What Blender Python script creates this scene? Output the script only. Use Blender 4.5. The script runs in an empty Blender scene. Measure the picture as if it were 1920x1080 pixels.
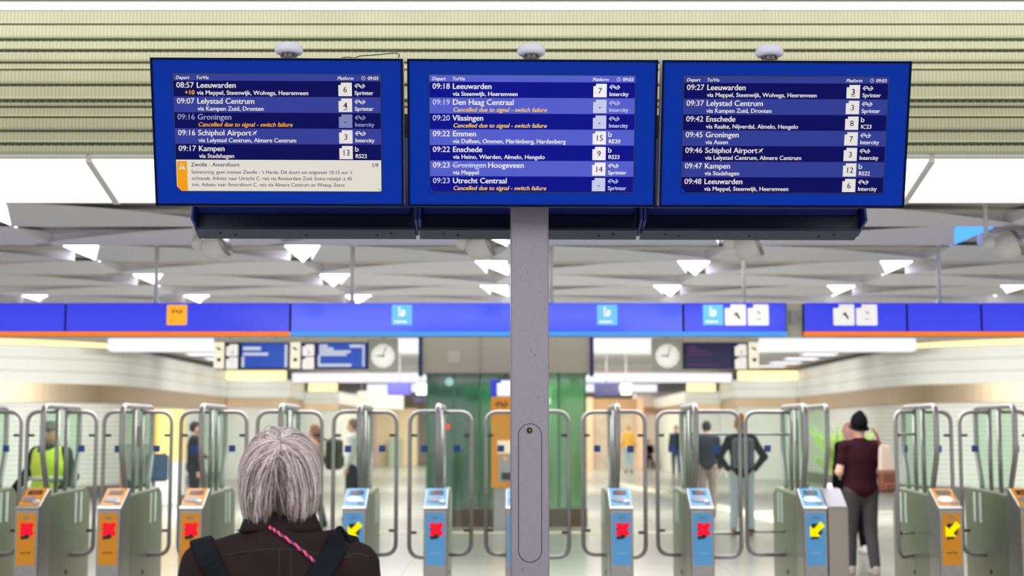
import bpy, bmesh, math, random
import numpy as np
from mathutils import Vector, Matrix, Euler
from mathutils.bvhtree import BVHTree

random.seed(7); RNG = np.random.default_rng(7)
SC = bpy.context.scene; COL = SC.collection

# ------------------------------------------------------------------ camera, world, exposure
CAM_Z = 1.55; FPX = 50 / 36 * 1920; PITCH = math.atan(268 / FPX)
cd = bpy.data.cameras.new('camera'); cam = bpy.data.objects.new('camera', cd); COL.objects.link(cam)
cam.location = (0, 0, CAM_Z); cam.rotation_euler = (math.pi / 2 + PITCH, 0, 0)
cd.lens = 50; cd.sensor_width = 36; cd.clip_end = 300
cd.dof.use_dof = True; cd.dof.focus_distance = 5.25; cd.dof.aperture_fstop = 2.8
SC.camera = cam
w = bpy.data.worlds.new('station_ambient'); SC.world = w; w.use_nodes = True
w.node_tree.nodes['Background'].inputs[0].default_value = (0.97, 0.98, 1.0, 1)
w.node_tree.nodes['Background'].inputs[1].default_value = 1.0
vs = SC.view_settings; vs.view_transform = 'Standard'; vs.look = 'None'; vs.gamma = 1; vs.use_curve_mapping = False
vs.exposure = 0.0
SC.cycles.transparent_max_bounces = 32

def area(name, loc, size, power, rot=(0, 0, 0), col=(1, 1, 1)):
    l = bpy.data.lights.new(name, 'AREA'); l.shape = 'RECTANGLE'; l.size, l.size_y = size
    l.energy = power; l.color = col
    o = bpy.data.objects.new(name, l); COL.objects.link(o); o.location = loc; o.rotation_euler = rot
    return o
area('gate_ceiling_lamp', (0, 14.2, 3.0), (9, 3), 450)
area('far_hall_fill', (0, 25, 3.55), (16, 8), 720)  # unseen fill added to light the enclosed hall, no fixture stands for it
for sx in (-1, 1): area('hall_wall_fill', (sx * 5.5, 24.6, 3.4), (6, .5), 540, rot=(math.radians(72), 0, sx * -.5))  # added fills without fixtures, aimed to brighten the slatted wall faces
area('corridor_wall_fill', (0, 37, 3.4), (13, .5), 560, rot=(math.radians(72), 0, 0))  # another added fill, turned towards the far wall steps
area('corridor_lamp', (0, 55, 3.5), (10, 14), 1100, col=(1, .96, .9))
area('lift_fill', (-.1, 23.75, 2.4), (2.2, .5), 130, col=(.95, 1, .95))  # made-up light behind the glass, added to brighten the green panes
area('concourse_lamp', (0, -1, 3.4), (9, 8), 600)
area('bulkhead_lamp', (0, 7.7, 3.93), (13, .12), 42, rot=(math.radians(22), 0, 0))

# ------------------------------------------------------------------ helpers
def lin(c):
    out = []
    for v in c[:3]:
        v = v / 255.0
        out.append(v / 12.92 if v <= .04045 else ((v + .055) / 1.055) ** 2.4)
    return (*out, 1)
MATS = {}
def mat(name, col, rough=.5, metal=0, emit=None, es=1.0, noise=0, nscale=20, alpha=1, bump=0, spec=None, coat=0):
    if name in MATS: return MATS[name]
    m = bpy.data.materials.new(name); m.use_nodes = True; MATS[name] = m
    nt = m.node_tree; b = nt.nodes['Principled BSDF']
    b.inputs['Base Color'].default_value = lin(col)
    b.inputs['Roughness'].default_value = rough; b.inputs['Metallic'].default_value = metal
    if spec is not None: b.inputs['Specular IOR Level'].default_value = spec
    if coat: b.inputs['Coat Weight'].default_value = coat; b.inputs['Coat Roughness'].default_value = .08
    if emit is not None:
        b.inputs['Emission Color'].default_value = lin(emit); b.inputs['Emission Strength'].default_value = es
    if noise or bump:
        tc = nt.nodes.new('ShaderNodeTexCoord'); n = nt.nodes.new('ShaderNodeTexNoise')
        n.inputs['Scale'].default_value = nscale; n.inputs['Detail'].default_value = 5
        nt.links.new(tc.outputs['Object'], n.inputs['Vector'])
        if noise:
            mx = nt.nodes.new('ShaderNodeMix'); mx.data_type = 'RGBA'; mx.blend_type = 'MULTIPLY'
            mr = nt.nodes.new('ShaderNodeMapRange'); mr.inputs[1].default_value = .3; mr.inputs[2].default_value = .7
            mr.inputs[3].default_value = 1 - noise; mr.inputs[4].default_value = 1 + noise * .4
            nt.links.new(n.outputs[0], mr.inputs[0])
            mx.inputs[0].default_value = 1; mx.inputs[6].default_value = lin(col)
            nt.links.new(mr.outputs[0], mx.inputs[7]); nt.links.new(mx.outputs[2], b.inputs['Base Color'])
        if bump:
            bp = nt.nodes.new('ShaderNodeBump'); bp.inputs['Strength'].default_value = bump; bp.inputs['Distance'].default_value = .01
            nt.links.new(n.outputs[0], bp.inputs['Height']); nt.links.new(bp.outputs[0], b.inputs['Normal'])
    return m
def glow(name, col, s):
    if name in MATS: return MATS[name]
    m = bpy.data.materials.new(name); m.use_nodes = True; MATS[name] = m
    nt = m.node_tree; nt.nodes.clear(); e = nt.nodes.new('ShaderNodeEmission'); o = nt.nodes.new('ShaderNodeOutputMaterial')
    e.inputs[0].default_value = lin(col); e.inputs[1].default_value = s; nt.links.new(e.outputs[0], o.inputs[0]); return m
def pane_mat(name, tint, gloss=.08, rough=.02, diff=0.0, dcol=(200, 220, 200)):
    if name in MATS: return MATS[name]
    m = bpy.data.materials.new(name); m.use_nodes = True; MATS[name] = m
    nt = m.node_tree; nt.nodes.clear(); N = nt.nodes.new; L = nt.links.new
    t = N('ShaderNodeBsdfTransparent'); t.inputs[0].default_value = lin(tint)
    g = N('ShaderNodeBsdfGlossy'); g.inputs['Roughness'].default_value = rough
    d = N('ShaderNodeBsdfDiffuse'); d.inputs[0].default_value = lin(dcol)
    a = N('ShaderNodeMixShader'); a.inputs[0].default_value = diff; L(t.outputs[0], a.inputs[1]); L(d.outputs[0], a.inputs[2])
    b = N('ShaderNodeMixShader'); b.inputs[0].default_value = gloss; L(a.outputs[0], b.inputs[1]); L(g.outputs[0], b.inputs[2])
    o = N('ShaderNodeOutputMaterial'); L(b.outputs[0], o.inputs[0]); return m

class MB:
    def __init__(s): s.v = []; s.f = []; s.m = []; s.s = []
    def add(s, vs, fs, mi=0, sm=False, M=None):
        b = len(s.v)
        s.v += [tuple(M @ Vector(p)) if M is not None else tuple(p) for p in vs]
        for f in fs: s.f.append(tuple(b + i for i in f)); s.m.append(mi); s.s.append(sm)
        return s
    def box(s, c, d, mi=0, M=None):
        x, y, z = c; a, b, e = d[0] / 2, d[1] / 2, d[2] / 2
        vs = [(x + i * a, y + j * b, z + k * e) for k in (-1, 1) for j in (-1, 1) for i in (-1, 1)]
        return s.add(vs, [(0, 2, 3, 1), (4, 5, 7, 6), (0, 1, 5, 4), (2, 6, 7, 3), (0, 4, 6, 2), (1, 3, 7, 5)], mi, False, M)
    def bx(s, x0, x1, y0, y1, z0, z1, mi=0, M=None):
        return s.box(((x0 + x1) / 2, (y0 + y1) / 2, (z0 + z1) / 2), (x1 - x0, y1 - y0, z1 - z0), mi, M)
    def prism(s, poly, a, b, plane='xz', mi=0, M=None, sm=False):
        def mp(p, t):
            return (p[0], t, p[1]) if plane == 'xz' else (t, p[0], p[1]) if plane == 'yz' else (p[0], p[1], t)
        n = len(poly); vs = [mp(p, a) for p in poly] + [mp(p, b) for p in poly]
        fs = [tuple(range(n)), tuple(range(2 * n - 1, n - 1, -1))]
        s.add(vs, fs, mi, False, M)
        b0 = len(s.v) - 2 * n
        for i in range(n):
            j = (i + 1) % n; s.f.append((b0 + i, b0 + n + i, b0 + n + j, b0 + j)); s.m.append(mi); s.s.append(sm)
        return s
    def tube(s, pts, r, seg=8, mi=0, caps=True, M=None, closed=False, flat=None):
        P_ = [Vector(p) for p in pts]; n = len(P_)
        rs = r if isinstance(r, (list, tuple)) else [r] * n
        vs = []; up = None
        for i, p in enumerate(P_):
            if closed: t = P_[(i + 1) % n] - P_[i - 1]
            else: t = P_[min(i + 1, n - 1)] - P_[max(i - 1, 0)]
            if t.length < 1e-9: t = Vector((0, 0, 1))
            t.normalize()
            if up is None:
                up = Vector((0, 0, 1)) if abs(t.z) < .9 else Vector((0, 1, 0))
            u = (up - t * up.dot(t))
            if u.length < 1e-6: u = t.orthogonal()
            u.normalize(); up = u; w_ = t.cross(u)
            for k in range(seg):
                a = 2 * math.pi * k / seg
                vs.append(p + (u * math.cos(a) * (flat or 1) + w_ * math.sin(a)) * rs[i])
        fs = []
        for i in range(n if closed else n - 1):
            j = (i + 1) % n
            for k in range(seg):
                l = (k + 1) % seg; fs.append((i * seg + k, j * seg + k, j * seg + l, i * seg + l))
        if caps and not closed:
            fs.append(tuple(range(seg))); fs.append(tuple(range(n * seg - 1, (n - 1) * seg - 1, -1)))
        return s.add(vs, fs, mi, True, M)
    def lathe(s, prof, seg=24, mi=0, M=None):
        n = len(prof); vs = []
        for r, z in prof:
            for k in range(seg):
                a = 2 * math.pi * k / seg; vs.append((r * math.cos(a), r * math.sin(a), z))
        fs = [(i * seg + k, i * seg + (k + 1) % seg, (i + 1) * seg + (k + 1) % seg, (i + 1) * seg + k) for i in range(n - 1) for k in range(seg)]
        fs += [tuple(range(seg - 1, -1, -1)), tuple(range((n - 1) * seg, n * seg))]
        return s.add(vs, fs, mi, True, M)
    def ball(s, c, r, mi=0, seg=12, M=None):
        r = r if isinstance(r, (tuple, list)) else (r, r, r)
        n = seg // 2; vs = []; fs = []
        for i in range(n + 1):
            a = math.pi * i / n
            for k in range(seg):
                b = 2 * math.pi * k / seg
                vs.append((c[0] + r[0] * math.sin(a) * math.cos(b), c[1] + r[1] * math.sin(a) * math.sin(b), c[2] - r[2] * math.cos(a)))
        for i in range(n):
            for k in range(seg):
                l = (k + 1) % seg; fs.append((i * seg + k, i * seg + l, (i + 1) * seg + l, (i + 1) * seg + k))
        return s.add(vs, fs, mi, True, M)
    def build(s, name, mats, parent=None, bevel=0, seg=2, smooth=None, kind=None, label=None, solid=0, org=None):
        me = bpy.data.meshes.new(name)
        v = s.v if org is None else [(p[0] - org[0], p[1] - org[1], p[2] - org[2]) for p in s.v]
        me.from_pydata(v, [], s.f)
        for m_ in (mats if isinstance(mats, (list, tuple)) else [mats]): me.materials.append(m_)
        me.polygons.foreach_set('material_index', s.m)
        me.polygons.foreach_set('use_smooth', s.s if smooth is None else [smooth] * len(s.f))
        me.update()
        bm_ = bmesh.new(); bm_.from_mesh(me); bmesh.ops.recalc_face_normals(bm_, faces=bm_.faces[:]); bm_.to_mesh(me); bm_.free()
        o = bpy.data.objects.new(name, me); COL.objects.link(o)
        if parent is not None: o.parent = parent
        if org is not None and parent is None: o.location = org
        if bevel:
            b = o.modifiers.new('edge', 'BEVEL'); b.width = bevel; b.segments = seg; b.limit_method = 'ANGLE'; b.angle_limit = .7
        if kind: o['kind'] = kind
        if label: o['label'] = label
        return o

def tag(o, label, cat, group=None, kind=None):
    o['label'] = label; o['category'] = cat
    if group: o['group'] = group
    if kind: o['kind'] = kind
    return o
def thing(name, label, cat, loc=(0, 0, 0), rot=(0, 0, 0), group=None):
    o = bpy.data.objects.new(name, None); COL.objects.link(o); o.empty_display_size = .1
    o.location = loc; o.rotation_euler = rot
    return tag(o, label, cat, group)
def copy_tree(o, parent=None):
    c = o.copy(); COL.objects.link(c)
    if parent is not None: c.parent = parent
    for ch in list(o.children): copy_tree(ch, c)
    return c
def px(px_, py_, d):
    """a point of the place on the line of sight at distance d"""
    u = (px_ - 960) / FPX; v = (540 - py_) / FPX; c, s_ = math.cos(PITCH), math.sin(PITCH)
    D = Vector((u, c - v * s_, s_ + v * c)); return Vector((0, 0, CAM_Z)) + D * (d / D.y)
def PX(x, d): return (x - 960) * d / FPX
def PZ(y, d): return px(960, y, d).z

def text(mb, body, x, z, cap, mi=0, y=0, align='LEFT', shear=0, weight=0, sx=1, thick=0):
    c = bpy.data.curves.new('t', 'FONT'); c.body = body; c.size = cap / .682; c.align_x = align; c.shear = shear
    c.resolution_u = 3
    o = bpy.data.objects.new('t', c); COL.objects.link(o)
    dg = bpy.context.evaluated_depsgraph_get(); me = o.evaluated_get(dg).to_mesh()
    w_ = weight * cap
    for ox, oz in (((0, 0),) if not weight else ((-w_, -w_ * .4), (0, 0), (w_, w_ * .4))):   # heavier strokes
        mb.add([(x + ox + v.co.x * sx, y, z + oz + v.co.y) for v in me.vertices], [tuple(p.vertices) for p in me.polygons], mi)
    wdt = max((v.co.x for v in me.vertices), default=0) * sx
    o.evaluated_get(dg).to_mesh_clear(); bpy.data.objects.remove(o); bpy.data.curves.remove(c)
    return wdt
def flat(mb, poly, y, mi=0):
    mb.add([(p[0], y, p[1]) for p in poly], [tuple(range(len(poly)))], mi)
def rrect(x0, x1, z0, z1, r, n=5):
    pts = []
    for cx, cz, a0 in ((x1 - r, z1 - r, 0), (x0 + r, z1 - r, 90), (x0 + r, z0 + r, 180), (x1 - r, z0 + r, 270)):
        for k in range(n + 1):
            a = math.radians(a0 + 90 * k / n); pts.append((cx + r * math.cos(a), cz + r * math.sin(a)))
    return pts
def stroke(mb, pts, wd, y, mi=0):
    """a flat ribbon of width wd along 2-D points (x, z) at depth y"""
    P_ = [Vector((p[0], p[1])) for p in pts]; L = []; R = []
    for i, p in enumerate(P_):
        t = (P_[min(i + 1, len(P_) - 1)] - P_[max(i - 1, 0)]).normalized(); n = Vector((-t.y, t.x)) * wd / 2
        L.append(p + n); R.append(p - n)
    for i in range(len(P_) - 1): flat(mb, [L[i], L[i + 1], R[i + 1], R[i]], y, mi)
def arrows_logo(mb, x, z, wd, y, mi=0):
    """two interlocked arrows, drawn about (x, z) with total width wd"""
    u = wd / 20.0; t = 1.45 * u
    def S(pts): stroke(mb, [(x + a * u, z + b * u) for a, b in pts], t, y, mi)
    for s_ in (1, -1):
        S([(s_ * -5.2, s_ * -3.9), (s_ * -9.7, 0), (s_ * -6.3, s_ * 3.4), (s_ * -2.4, s_ * 3.4), (s_ * 1.3, 0), (s_ * 8, 0)])
def leaf_logo(mb, x, z, h, y, mi=0):
    """small letter b with an open bowl"""
    u = h / 10.0
    stroke(mb, [(x - 2.5 * u, z + 5 * u), (x - 2.5 * u, z - 4 * u), (x + .5 * u, z - 4.2 * u), (x + 2.6 * u, z - 2.4 * u), (x + 2.4 * u, z + .4 * u), (x + .2 * u, z + 1.6 * u)], 1.9 * u, y, mi)
def plane_icon(mb, x, z, h, y, mi=0):
    u = h / 10
    M = lambda a, b: (x + (a * .7 + b * .7) * u, z + (-a * .7 + b * .7) * u)
    for poly in ([(-.8, -5), (.8, -5), (.9, 4.6), (0, 6), (-.9, 4.6)], [(-5.5, -1.6), (0, 1.8), (0, -.2)], [(5.5, -1.6), (0, 1.8), (0, -.2)], [(-2.4, -5), (0, -3), (0, -4.4)], [(2.4, -5), (0, -3), (0, -4.4)]):
        flat(mb, [M(*p) for p in poly], y, mi)

# ------------------------------------------------------------------ implicit bodies
def surf_nets(F, org, h):
    nx, ny, nz = F.shape; S = F < 0
    C = [S[i:nx - 1 + i, j:ny - 1 + j, k:nz - 1 + k] for i in (0, 1) for j in (0, 1) for k in (0, 1)]
    sm = sum(c.astype(np.int8) for c in C); act = (sm > 0) & (sm < 8)
    idx = -np.ones(act.shape, int); I = np.argwhere(act); idx[act] = np.arange(len(I))
    corners = np.array([(i, j, k) for i in (0, 1) for j in (0, 1) for k in (0, 1)])
    fv = np.stack([F[I[:, 0] + c[0], I[:, 1] + c[1], I[:, 2] + c[2]] for c in corners], 1)
    acc = np.zeros((len(I), 3)); cnt = np.zeros(len(I))
    for a in range(8):
        for b in range(a + 1, 8):
            if np.abs(corners[a] - corners[b]).sum() != 1: continue
            fa, fb = fv[:, a], fv[:, b]; msk = (fa < 0) != (fb < 0)
            t = np.where(msk, fa / np.where(np.abs(fa - fb) < 1e-12, 1, fa - fb), 0)
            acc += msk[:, None] * (corners[a] + t[:, None] * (corners[b] - corners[a])); cnt += msk
    V = (I + acc / cnt[:, None]) * h + np.array(org)
    Q = []
    for ax in range(3):
        a1, a2 = (ax + 1) % 3, (ax + 2) % 3
        s0 = [slice(None)] * 3; s1 = [slice(None)] * 3; s0[ax] = slice(0, -1); s1[ax] = slice(1, None)
        ch = S[tuple(s0)] != S[tuple(s1)]; E = np.argwhere(ch)
        ok = (E[:, a1] > 0) & (E[:, a2] > 0) & (E[:, a1] < F.shape[a1] - 1) & (E[:, a2] < F.shape[a2] - 1); E = E[ok]
        flip = S[tuple(E.T)]
        def cell(d1, d2):
            c = E.copy(); c[:, a1] -= d1; c[:, a2] -= d2; return idx[tuple(c.T)]
        q = np.stack([cell(1, 1), cell(0, 1), cell(0, 0), cell(1, 0)], 1)
        q[~flip] = q[~flip][:, ::-1]; Q.append(q)
    Q = np.concatenate(Q); Q = Q[(Q >= 0).all(1)]
    return V, Q
class SDF:
    def __init__(s): s.p = []
    def cap(s, a, b, ra, rb=None, k=.02, op='+'):
        s.p.append(('c', np.array(a, float), np.array(b, float), ra, ra if rb is None else rb, k, op)); return s
    def ell(s, c, r, k=.02, op='+', R=None):
        s.p.append(('e', np.array(c, float), np.array(r, float), R, None, k, op)); return s
    def mesh(s, h, clip=None, disp=None):
        lo = np.full(3, 1e9); hi = -lo
        for q in s.p:
            if q[6] != '+': continue
            if q[0] == 'c':
                r = max(q[3], q[4]); lo = np.minimum(lo, np.minimum(q[1], q[2]) - r); hi = np.maximum(hi, np.maximum(q[1], q[2]) + r)
            else:
                r = max(q[2]) if q[3] is not None else q[2]
                lo = np.minimum(lo, q[1] - r); hi = np.maximum(hi, q[1] + r)
        lo -= 3 * h; hi += 3 * h; n = np.ceil((hi - lo) / h).astype(int) + 1
        ax = [lo[i] + h * np.arange(n[i]) for i in range(3)]
        F = np.full(tuple(n), 1.0)
        for ty, A, B, ra, rb, k, op in s.p:
            if ty == 'c': r = max(ra, rb); l = np.minimum(A, B) - r; u = np.maximum(A, B) + r
            else: r = max(B) if ra is not None else B; l = A - r; u = A + r
            mg = k * 1.5 + 3 * h
            sl = tuple(slice(max(0, int((l[i] - mg - lo[i]) / h)), min(n[i], int((u[i] + mg - lo[i]) / h) + 2)) for i in range(3))
            X, Y, Z = np.meshgrid(ax[0][sl[0]], ax[1][sl[1]], ax[2][sl[2]], indexing='ij')
            Pt = np.stack([X, Y, Z], -1)
            if ty == 'c':
                ab = B - A; t = np.clip(((Pt - A) @ ab) / max(ab @ ab, 1e-12), 0, 1)
                D = np.linalg.norm(Pt - A - t[..., None] * ab, axis=-1) - (ra + (rb - ra) * t)
            else:
                q = Pt - A
                if ra is not None: q = q @ np.array(ra)
                k0 = np.linalg.norm(q / B, axis=-1); k1 = np.linalg.norm(q / (B * B), axis=-1)
                D = k0 * (k0 - 1) / np.maximum(k1, 1e-9)
            f = F[sl]
            if op == '+':
                hh = np.clip(.5 + .5 * (f - D) / k, 0, 1); F[sl] = f * (1 - hh) + D * hh - k * hh * (1 - hh)
            else:
                F[sl] = np.maximum(f, -D)
        if disp is not None:
            X, Y, Z = np.meshgrid(*ax, indexing='ij'); F = F + disp(X, Y, Z)
        if clip is not None:
            X, Y, Z = np.meshgrid(*ax, indexing='ij'); F = np.maximum(F, clip(X, Y, Z))
        return surf_nets(F, lo, h)
def sdf_obj(name, sd, h, m, parent, clip=None, disp=None, label=None):
    V, Q = sd.mesh(h, clip, disp)
    me = bpy.data.meshes.new(name); me.from_pydata(V.tolist(), [], Q.tolist()); me.materials.append(m)
    me.polygons.foreach_set('use_smooth', [True] * len(me.polygons)); me.update()
    o = bpy.data.objects.new(name, me); COL.objects.link(o); o.parent = parent
    if label: o['label'] = label
    return o
def catmull(pts, n=6):
    P_ = [Vector(p) for p in pts]; out = []
    for i in range(len(P_) - 1):
        a, b, c, d = P_[max(i - 1, 0)], P_[i], P_[i + 1], P_[min(i + 2, len(P_) - 1)]
        for k in range(n):
            t = k / n; out.append(.5 * ((2 * b) + (c - a) * t + (2 * a - 5 * b + 4 * c - d) * t * t + (3 * b - a - 3 * c + d) * t ** 3))
    out.append(P_[-1]); return out
# ------------------------------------------------------------------ materials
M_steel = mat('brushed_steel', (165, 163, 160), .32, .85, noise=.12, nscale=30)
M_tube = mat('tube_steel', (168, 164, 162), .3, .55)
M_cab = mat('gate_cabinet', (132, 134, 116), .38, .5, noise=.1, nscale=12)
M_orange = mat('gate_orange', (244, 158, 12), .4)
M_blue = mat('gate_blue', (98, 182, 246), .4)
M_black = mat('black_plastic', (14, 14, 16), .35)
M_dark = mat('dark_grey', (45, 45, 48), .5)
M_white = mat('white_paint', (226, 224, 222), .45)
M_cream = mat('cream_metal', (222, 218, 196), .5)
M_navy = mat('navy_paint', (12, 22, 84), .35)
M_ceil = mat('ceiling_taupe', (198, 192, 184), .8)
M_fin = mat('ceiling_white', (240, 237, 244), .5)
M_lamp = glow('lamp_white', (240, 243, 255), 6.0)
M_lampblue = glow('lamp_blue', (70, 140, 255), 2.2)
M_diff = glow('light_diffuser', (246, 246, 252), 2.2)
M_beam = glow('light_beam', (240, 240, 254), 1.25)
M_cove = glow('cove_warm', (255, 226, 160), 1.8)

def slat_mat(name, col, dark, period, axis=2, width=.12, rough=.45, second=None):
    m = mat(name, col, rough); nt = m.node_tree; N = nt.nodes.new; L = nt.links.new
    tc = N('ShaderNodeTexCoord'); sp = N('ShaderNodeSeparateXYZ'); L(tc.outputs['Object'], sp.inputs[0])
    d = N('ShaderNodeMath'); d.operation = 'DIVIDE'; L(sp.outputs[axis], d.inputs[0]); d.inputs[1].default_value = period
    fr = N('ShaderNodeMath'); fr.operation = 'FRACT'; L(d.outputs[0], fr.inputs[0])
    lt = N('ShaderNodeMath'); lt.operation = 'LESS_THAN'; L(fr.outputs[0], lt.inputs[0]); lt.inputs[1].default_value = width
    mx = N('ShaderNodeMix'); mx.data_type = 'RGBA'; mx.inputs[6].default_value = lin(col); mx.inputs[7].default_value = lin(dark)
    L(lt.outputs[0], mx.inputs[0]); L(mx.outputs[2], nt.nodes['Principled BSDF'].inputs['Base Color'])
    return m
M_slat = slat_mat('slatted_panel', (240, 241, 232), (186, 186, 176), .29, width=.07)
M_slat2 = slat_mat('slatted_wall', (242, 243, 232), (196, 197, 186), .11, width=.16)
M_bandmetal = mat('metal_band', (190, 170, 142), .42, .9)

# ------------------------------------------------------------------ floor
def floor_material():
    m = mat('station_floor', (176, 176, 166), .22, spec=.5); nt = m.node_tree; N = nt.nodes.new; L = nt.links.new
    b = nt.nodes['Principled BSDF']
    tc = N('ShaderNodeTexCoord'); br = N('ShaderNodeTexBrick')
    br.offset = 0; br.inputs['Scale'].default_value = 1; br.inputs['Brick Width'].default_value = 1.2; br.inputs['Row Height'].default_value = 1.2
    br.inputs['Mortar Size'].default_value = .006
    br.inputs['Color1'].default_value = lin((182, 181, 170)); br.inputs['Color2'].default_value = lin((175, 175, 165)); br.inputs['Mortar'].default_value = lin((155, 155, 146))
    n = N('ShaderNodeTexNoise'); n.inputs['Scale'].default_value = 60; n.inputs['Detail'].default_value = 4
    mx = N('ShaderNodeMix'); mx.data_type = 'RGBA'; mx.blend_type = 'MULTIPLY'; mx.inputs[0].default_value = .18
    L(tc.outputs['Object'], br.inputs['Vector']); L(tc.outputs['Object'], n.inputs['Vector'])
    L(br.outputs[0], mx.inputs[6]); L(n.outputs[0], mx.inputs[7]); L(mx.outputs[2], b.inputs['Base Color']); return m
MB().bx(-30, 30, 0, 90, -.1, 0).build('floor', floor_material(), kind='structure')

# ------------------------------------------------------------------ near ceiling: grey edge, light strip, ribbed bulkhead, light panel, coffers
CZ = 3.98
MB().bx(-9, 9, 6.4, 7.895, CZ, CZ + .12).build('ceiling_edge', mat('ceiling_grey', (160, 158, 156), .7), kind='structure')
for i, (a, b, lb) in enumerate(((-7, -1.292, 'white light strip along the top above the display with the disruption notice'), (-1.288, 1.468, 'white light strip along the top above the middle display'), (1.472, 7, 'white light strip along the top above the right display'))):
    t = thing('light_strip', lb, 'ceiling light', ((a + b) / 2, 7.97, CZ), group='light strip above the slatted bulkhead')
    MB().bx(-(b - a) / 2, (b - a) / 2, -.07, .075, 0, .02).build('diffuser', M_diff, t)
    MB().bx(-(b - a) / 2, (b - a) / 2, -.075, .08, .02, .09).build('housing', M_white, t)

def corrugated_material():
    m = mat('corrugated_sheet', (226, 226, 188), .5); nt = m.node_tree; N = nt.nodes.new; L = nt.links.new
    b = nt.nodes['Principled BSDF']; tc = N('ShaderNodeTexCoord')
    wv = N('ShaderNodeTexWave'); wv.bands_direction = 'X'; wv.inputs['Scale'].default_value = 15; wv.inputs['Distortion'].default_value = 0
    n = N('ShaderNodeTexNoise'); n.inputs['Scale'].default_value = 3
    L(tc.outputs['Object'], wv.inputs['Vector']); L(tc.outputs['Object'], n.inputs['Vector'])
    mx = N('ShaderNodeMix'); mx.data_type = 'RGBA'; mx.inputs[6].default_value = lin((170, 170, 134)); mx.inputs[7].default_value = lin((194, 193, 160))
    L(wv.outputs['Fac'], mx.inputs[0])
    mx2 = N('ShaderNodeMix'); mx2.data_type = 'RGBA'; mx2.blend_type = 'MULTIPLY'; mx2.inputs[0].default_value = .2
    L(mx.outputs[2], mx2.inputs[6]); L(n.outputs[0], mx2.inputs[7]); L(mx2.outputs[2], b.inputs['Base Color']); return m
# upright bulkhead of ribbed sheet between the two ceiling heights
c = MB(); prof = [(8.06, CZ)]; gro = []
for k, (gy, gw) in enumerate(((46, 4), (74, 6), (95, 7), (117, 4), (131, 4), (159, 5), (189, 8), (200, 3), (220, 4), (245, 4), (270, 7), (291, 6))):
    za, zb = PZ(gy - gw / 2, 8.06), PZ(gy + gw / 2, 8.06); dy = .014 * (k % 2)
    prof += [(8.052 + .014 - dy, za + .012), (8.056, za), (8.088, za - .002), (8.088, zb + .002), (8.052 + dy, zb)]; gro.append(len(prof) - 3)
prof.append((8.06, PZ(298.5, 8.06)))
vs = [(x, p[0], p[1]) for x in (-7.5, 7.5) for p in prof]; n = len(prof)
for i in range(n - 1): c.add([vs[i], vs[i + 1], vs[n + i + 1], vs[n + i]], [(0, 1, 2, 3)], 1 if i in gro else 0)
c.bx(-7.5, 7.5, 8.1, 8.12, prof[-1][1], CZ)
c.build('wall_bulkhead', [corrugated_material(), slat_mat('perforated_groove', (122, 126, 94), (78, 82, 58), .042, 0, .5)], kind='structure')
MB().bx(-9.2, 9.2, 8.13, 17.6, 4.1, 4.2).bx(-9.2, -9.1, 8.13, 17.6, 3.2, 4.1).bx(9.1, 9.2, 8.13, 17.6, 3.2, 4.1).build('light_block_slab', mat('light_block_grey', (150, 148, 144), .8), kind='structure')  # unseen lid and sides, added to shut out world light

a_ = math.atan2(3.108 - 2.957, .6)
for i, (a, b, lb) in enumerate(((-7, -2.45, 'wide white light panel behind the left edge of the displays'), (-2.42, 2.4, 'wide white light panel hidden behind the middle display'), (2.43, 7, 'wide white light panel behind the right edge of the displays'))):
    t = thing('wide_ceiling_light', lb, 'ceiling light', ((a + b) / 2, 8.37, 3.033), group='wide light panels behind the displays')
    L2 = (b - a) / 2
    MB().bx(-L2, L2, -.31, .31, -.006, .006, M=Matrix.Rotation(-a_, 4, 'X')).build('diffuser', M_diff, t)
    MB().bx(-L2, L2, -.32, .32, .008, .05, M=Matrix.Rotation(-a_, 4, 'X')).build('backing', M_white, t)
for s_ in (-2.435, 2.415):
    MB().bx(-.02, .02, -.31, .31, -.02, .03, M=Matrix.Translation((s_, 8.37, 3.033)) @ Matrix.Rotation(-a_, 4, 'X')).build('trim_1', M_white, kind='structure')

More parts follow.
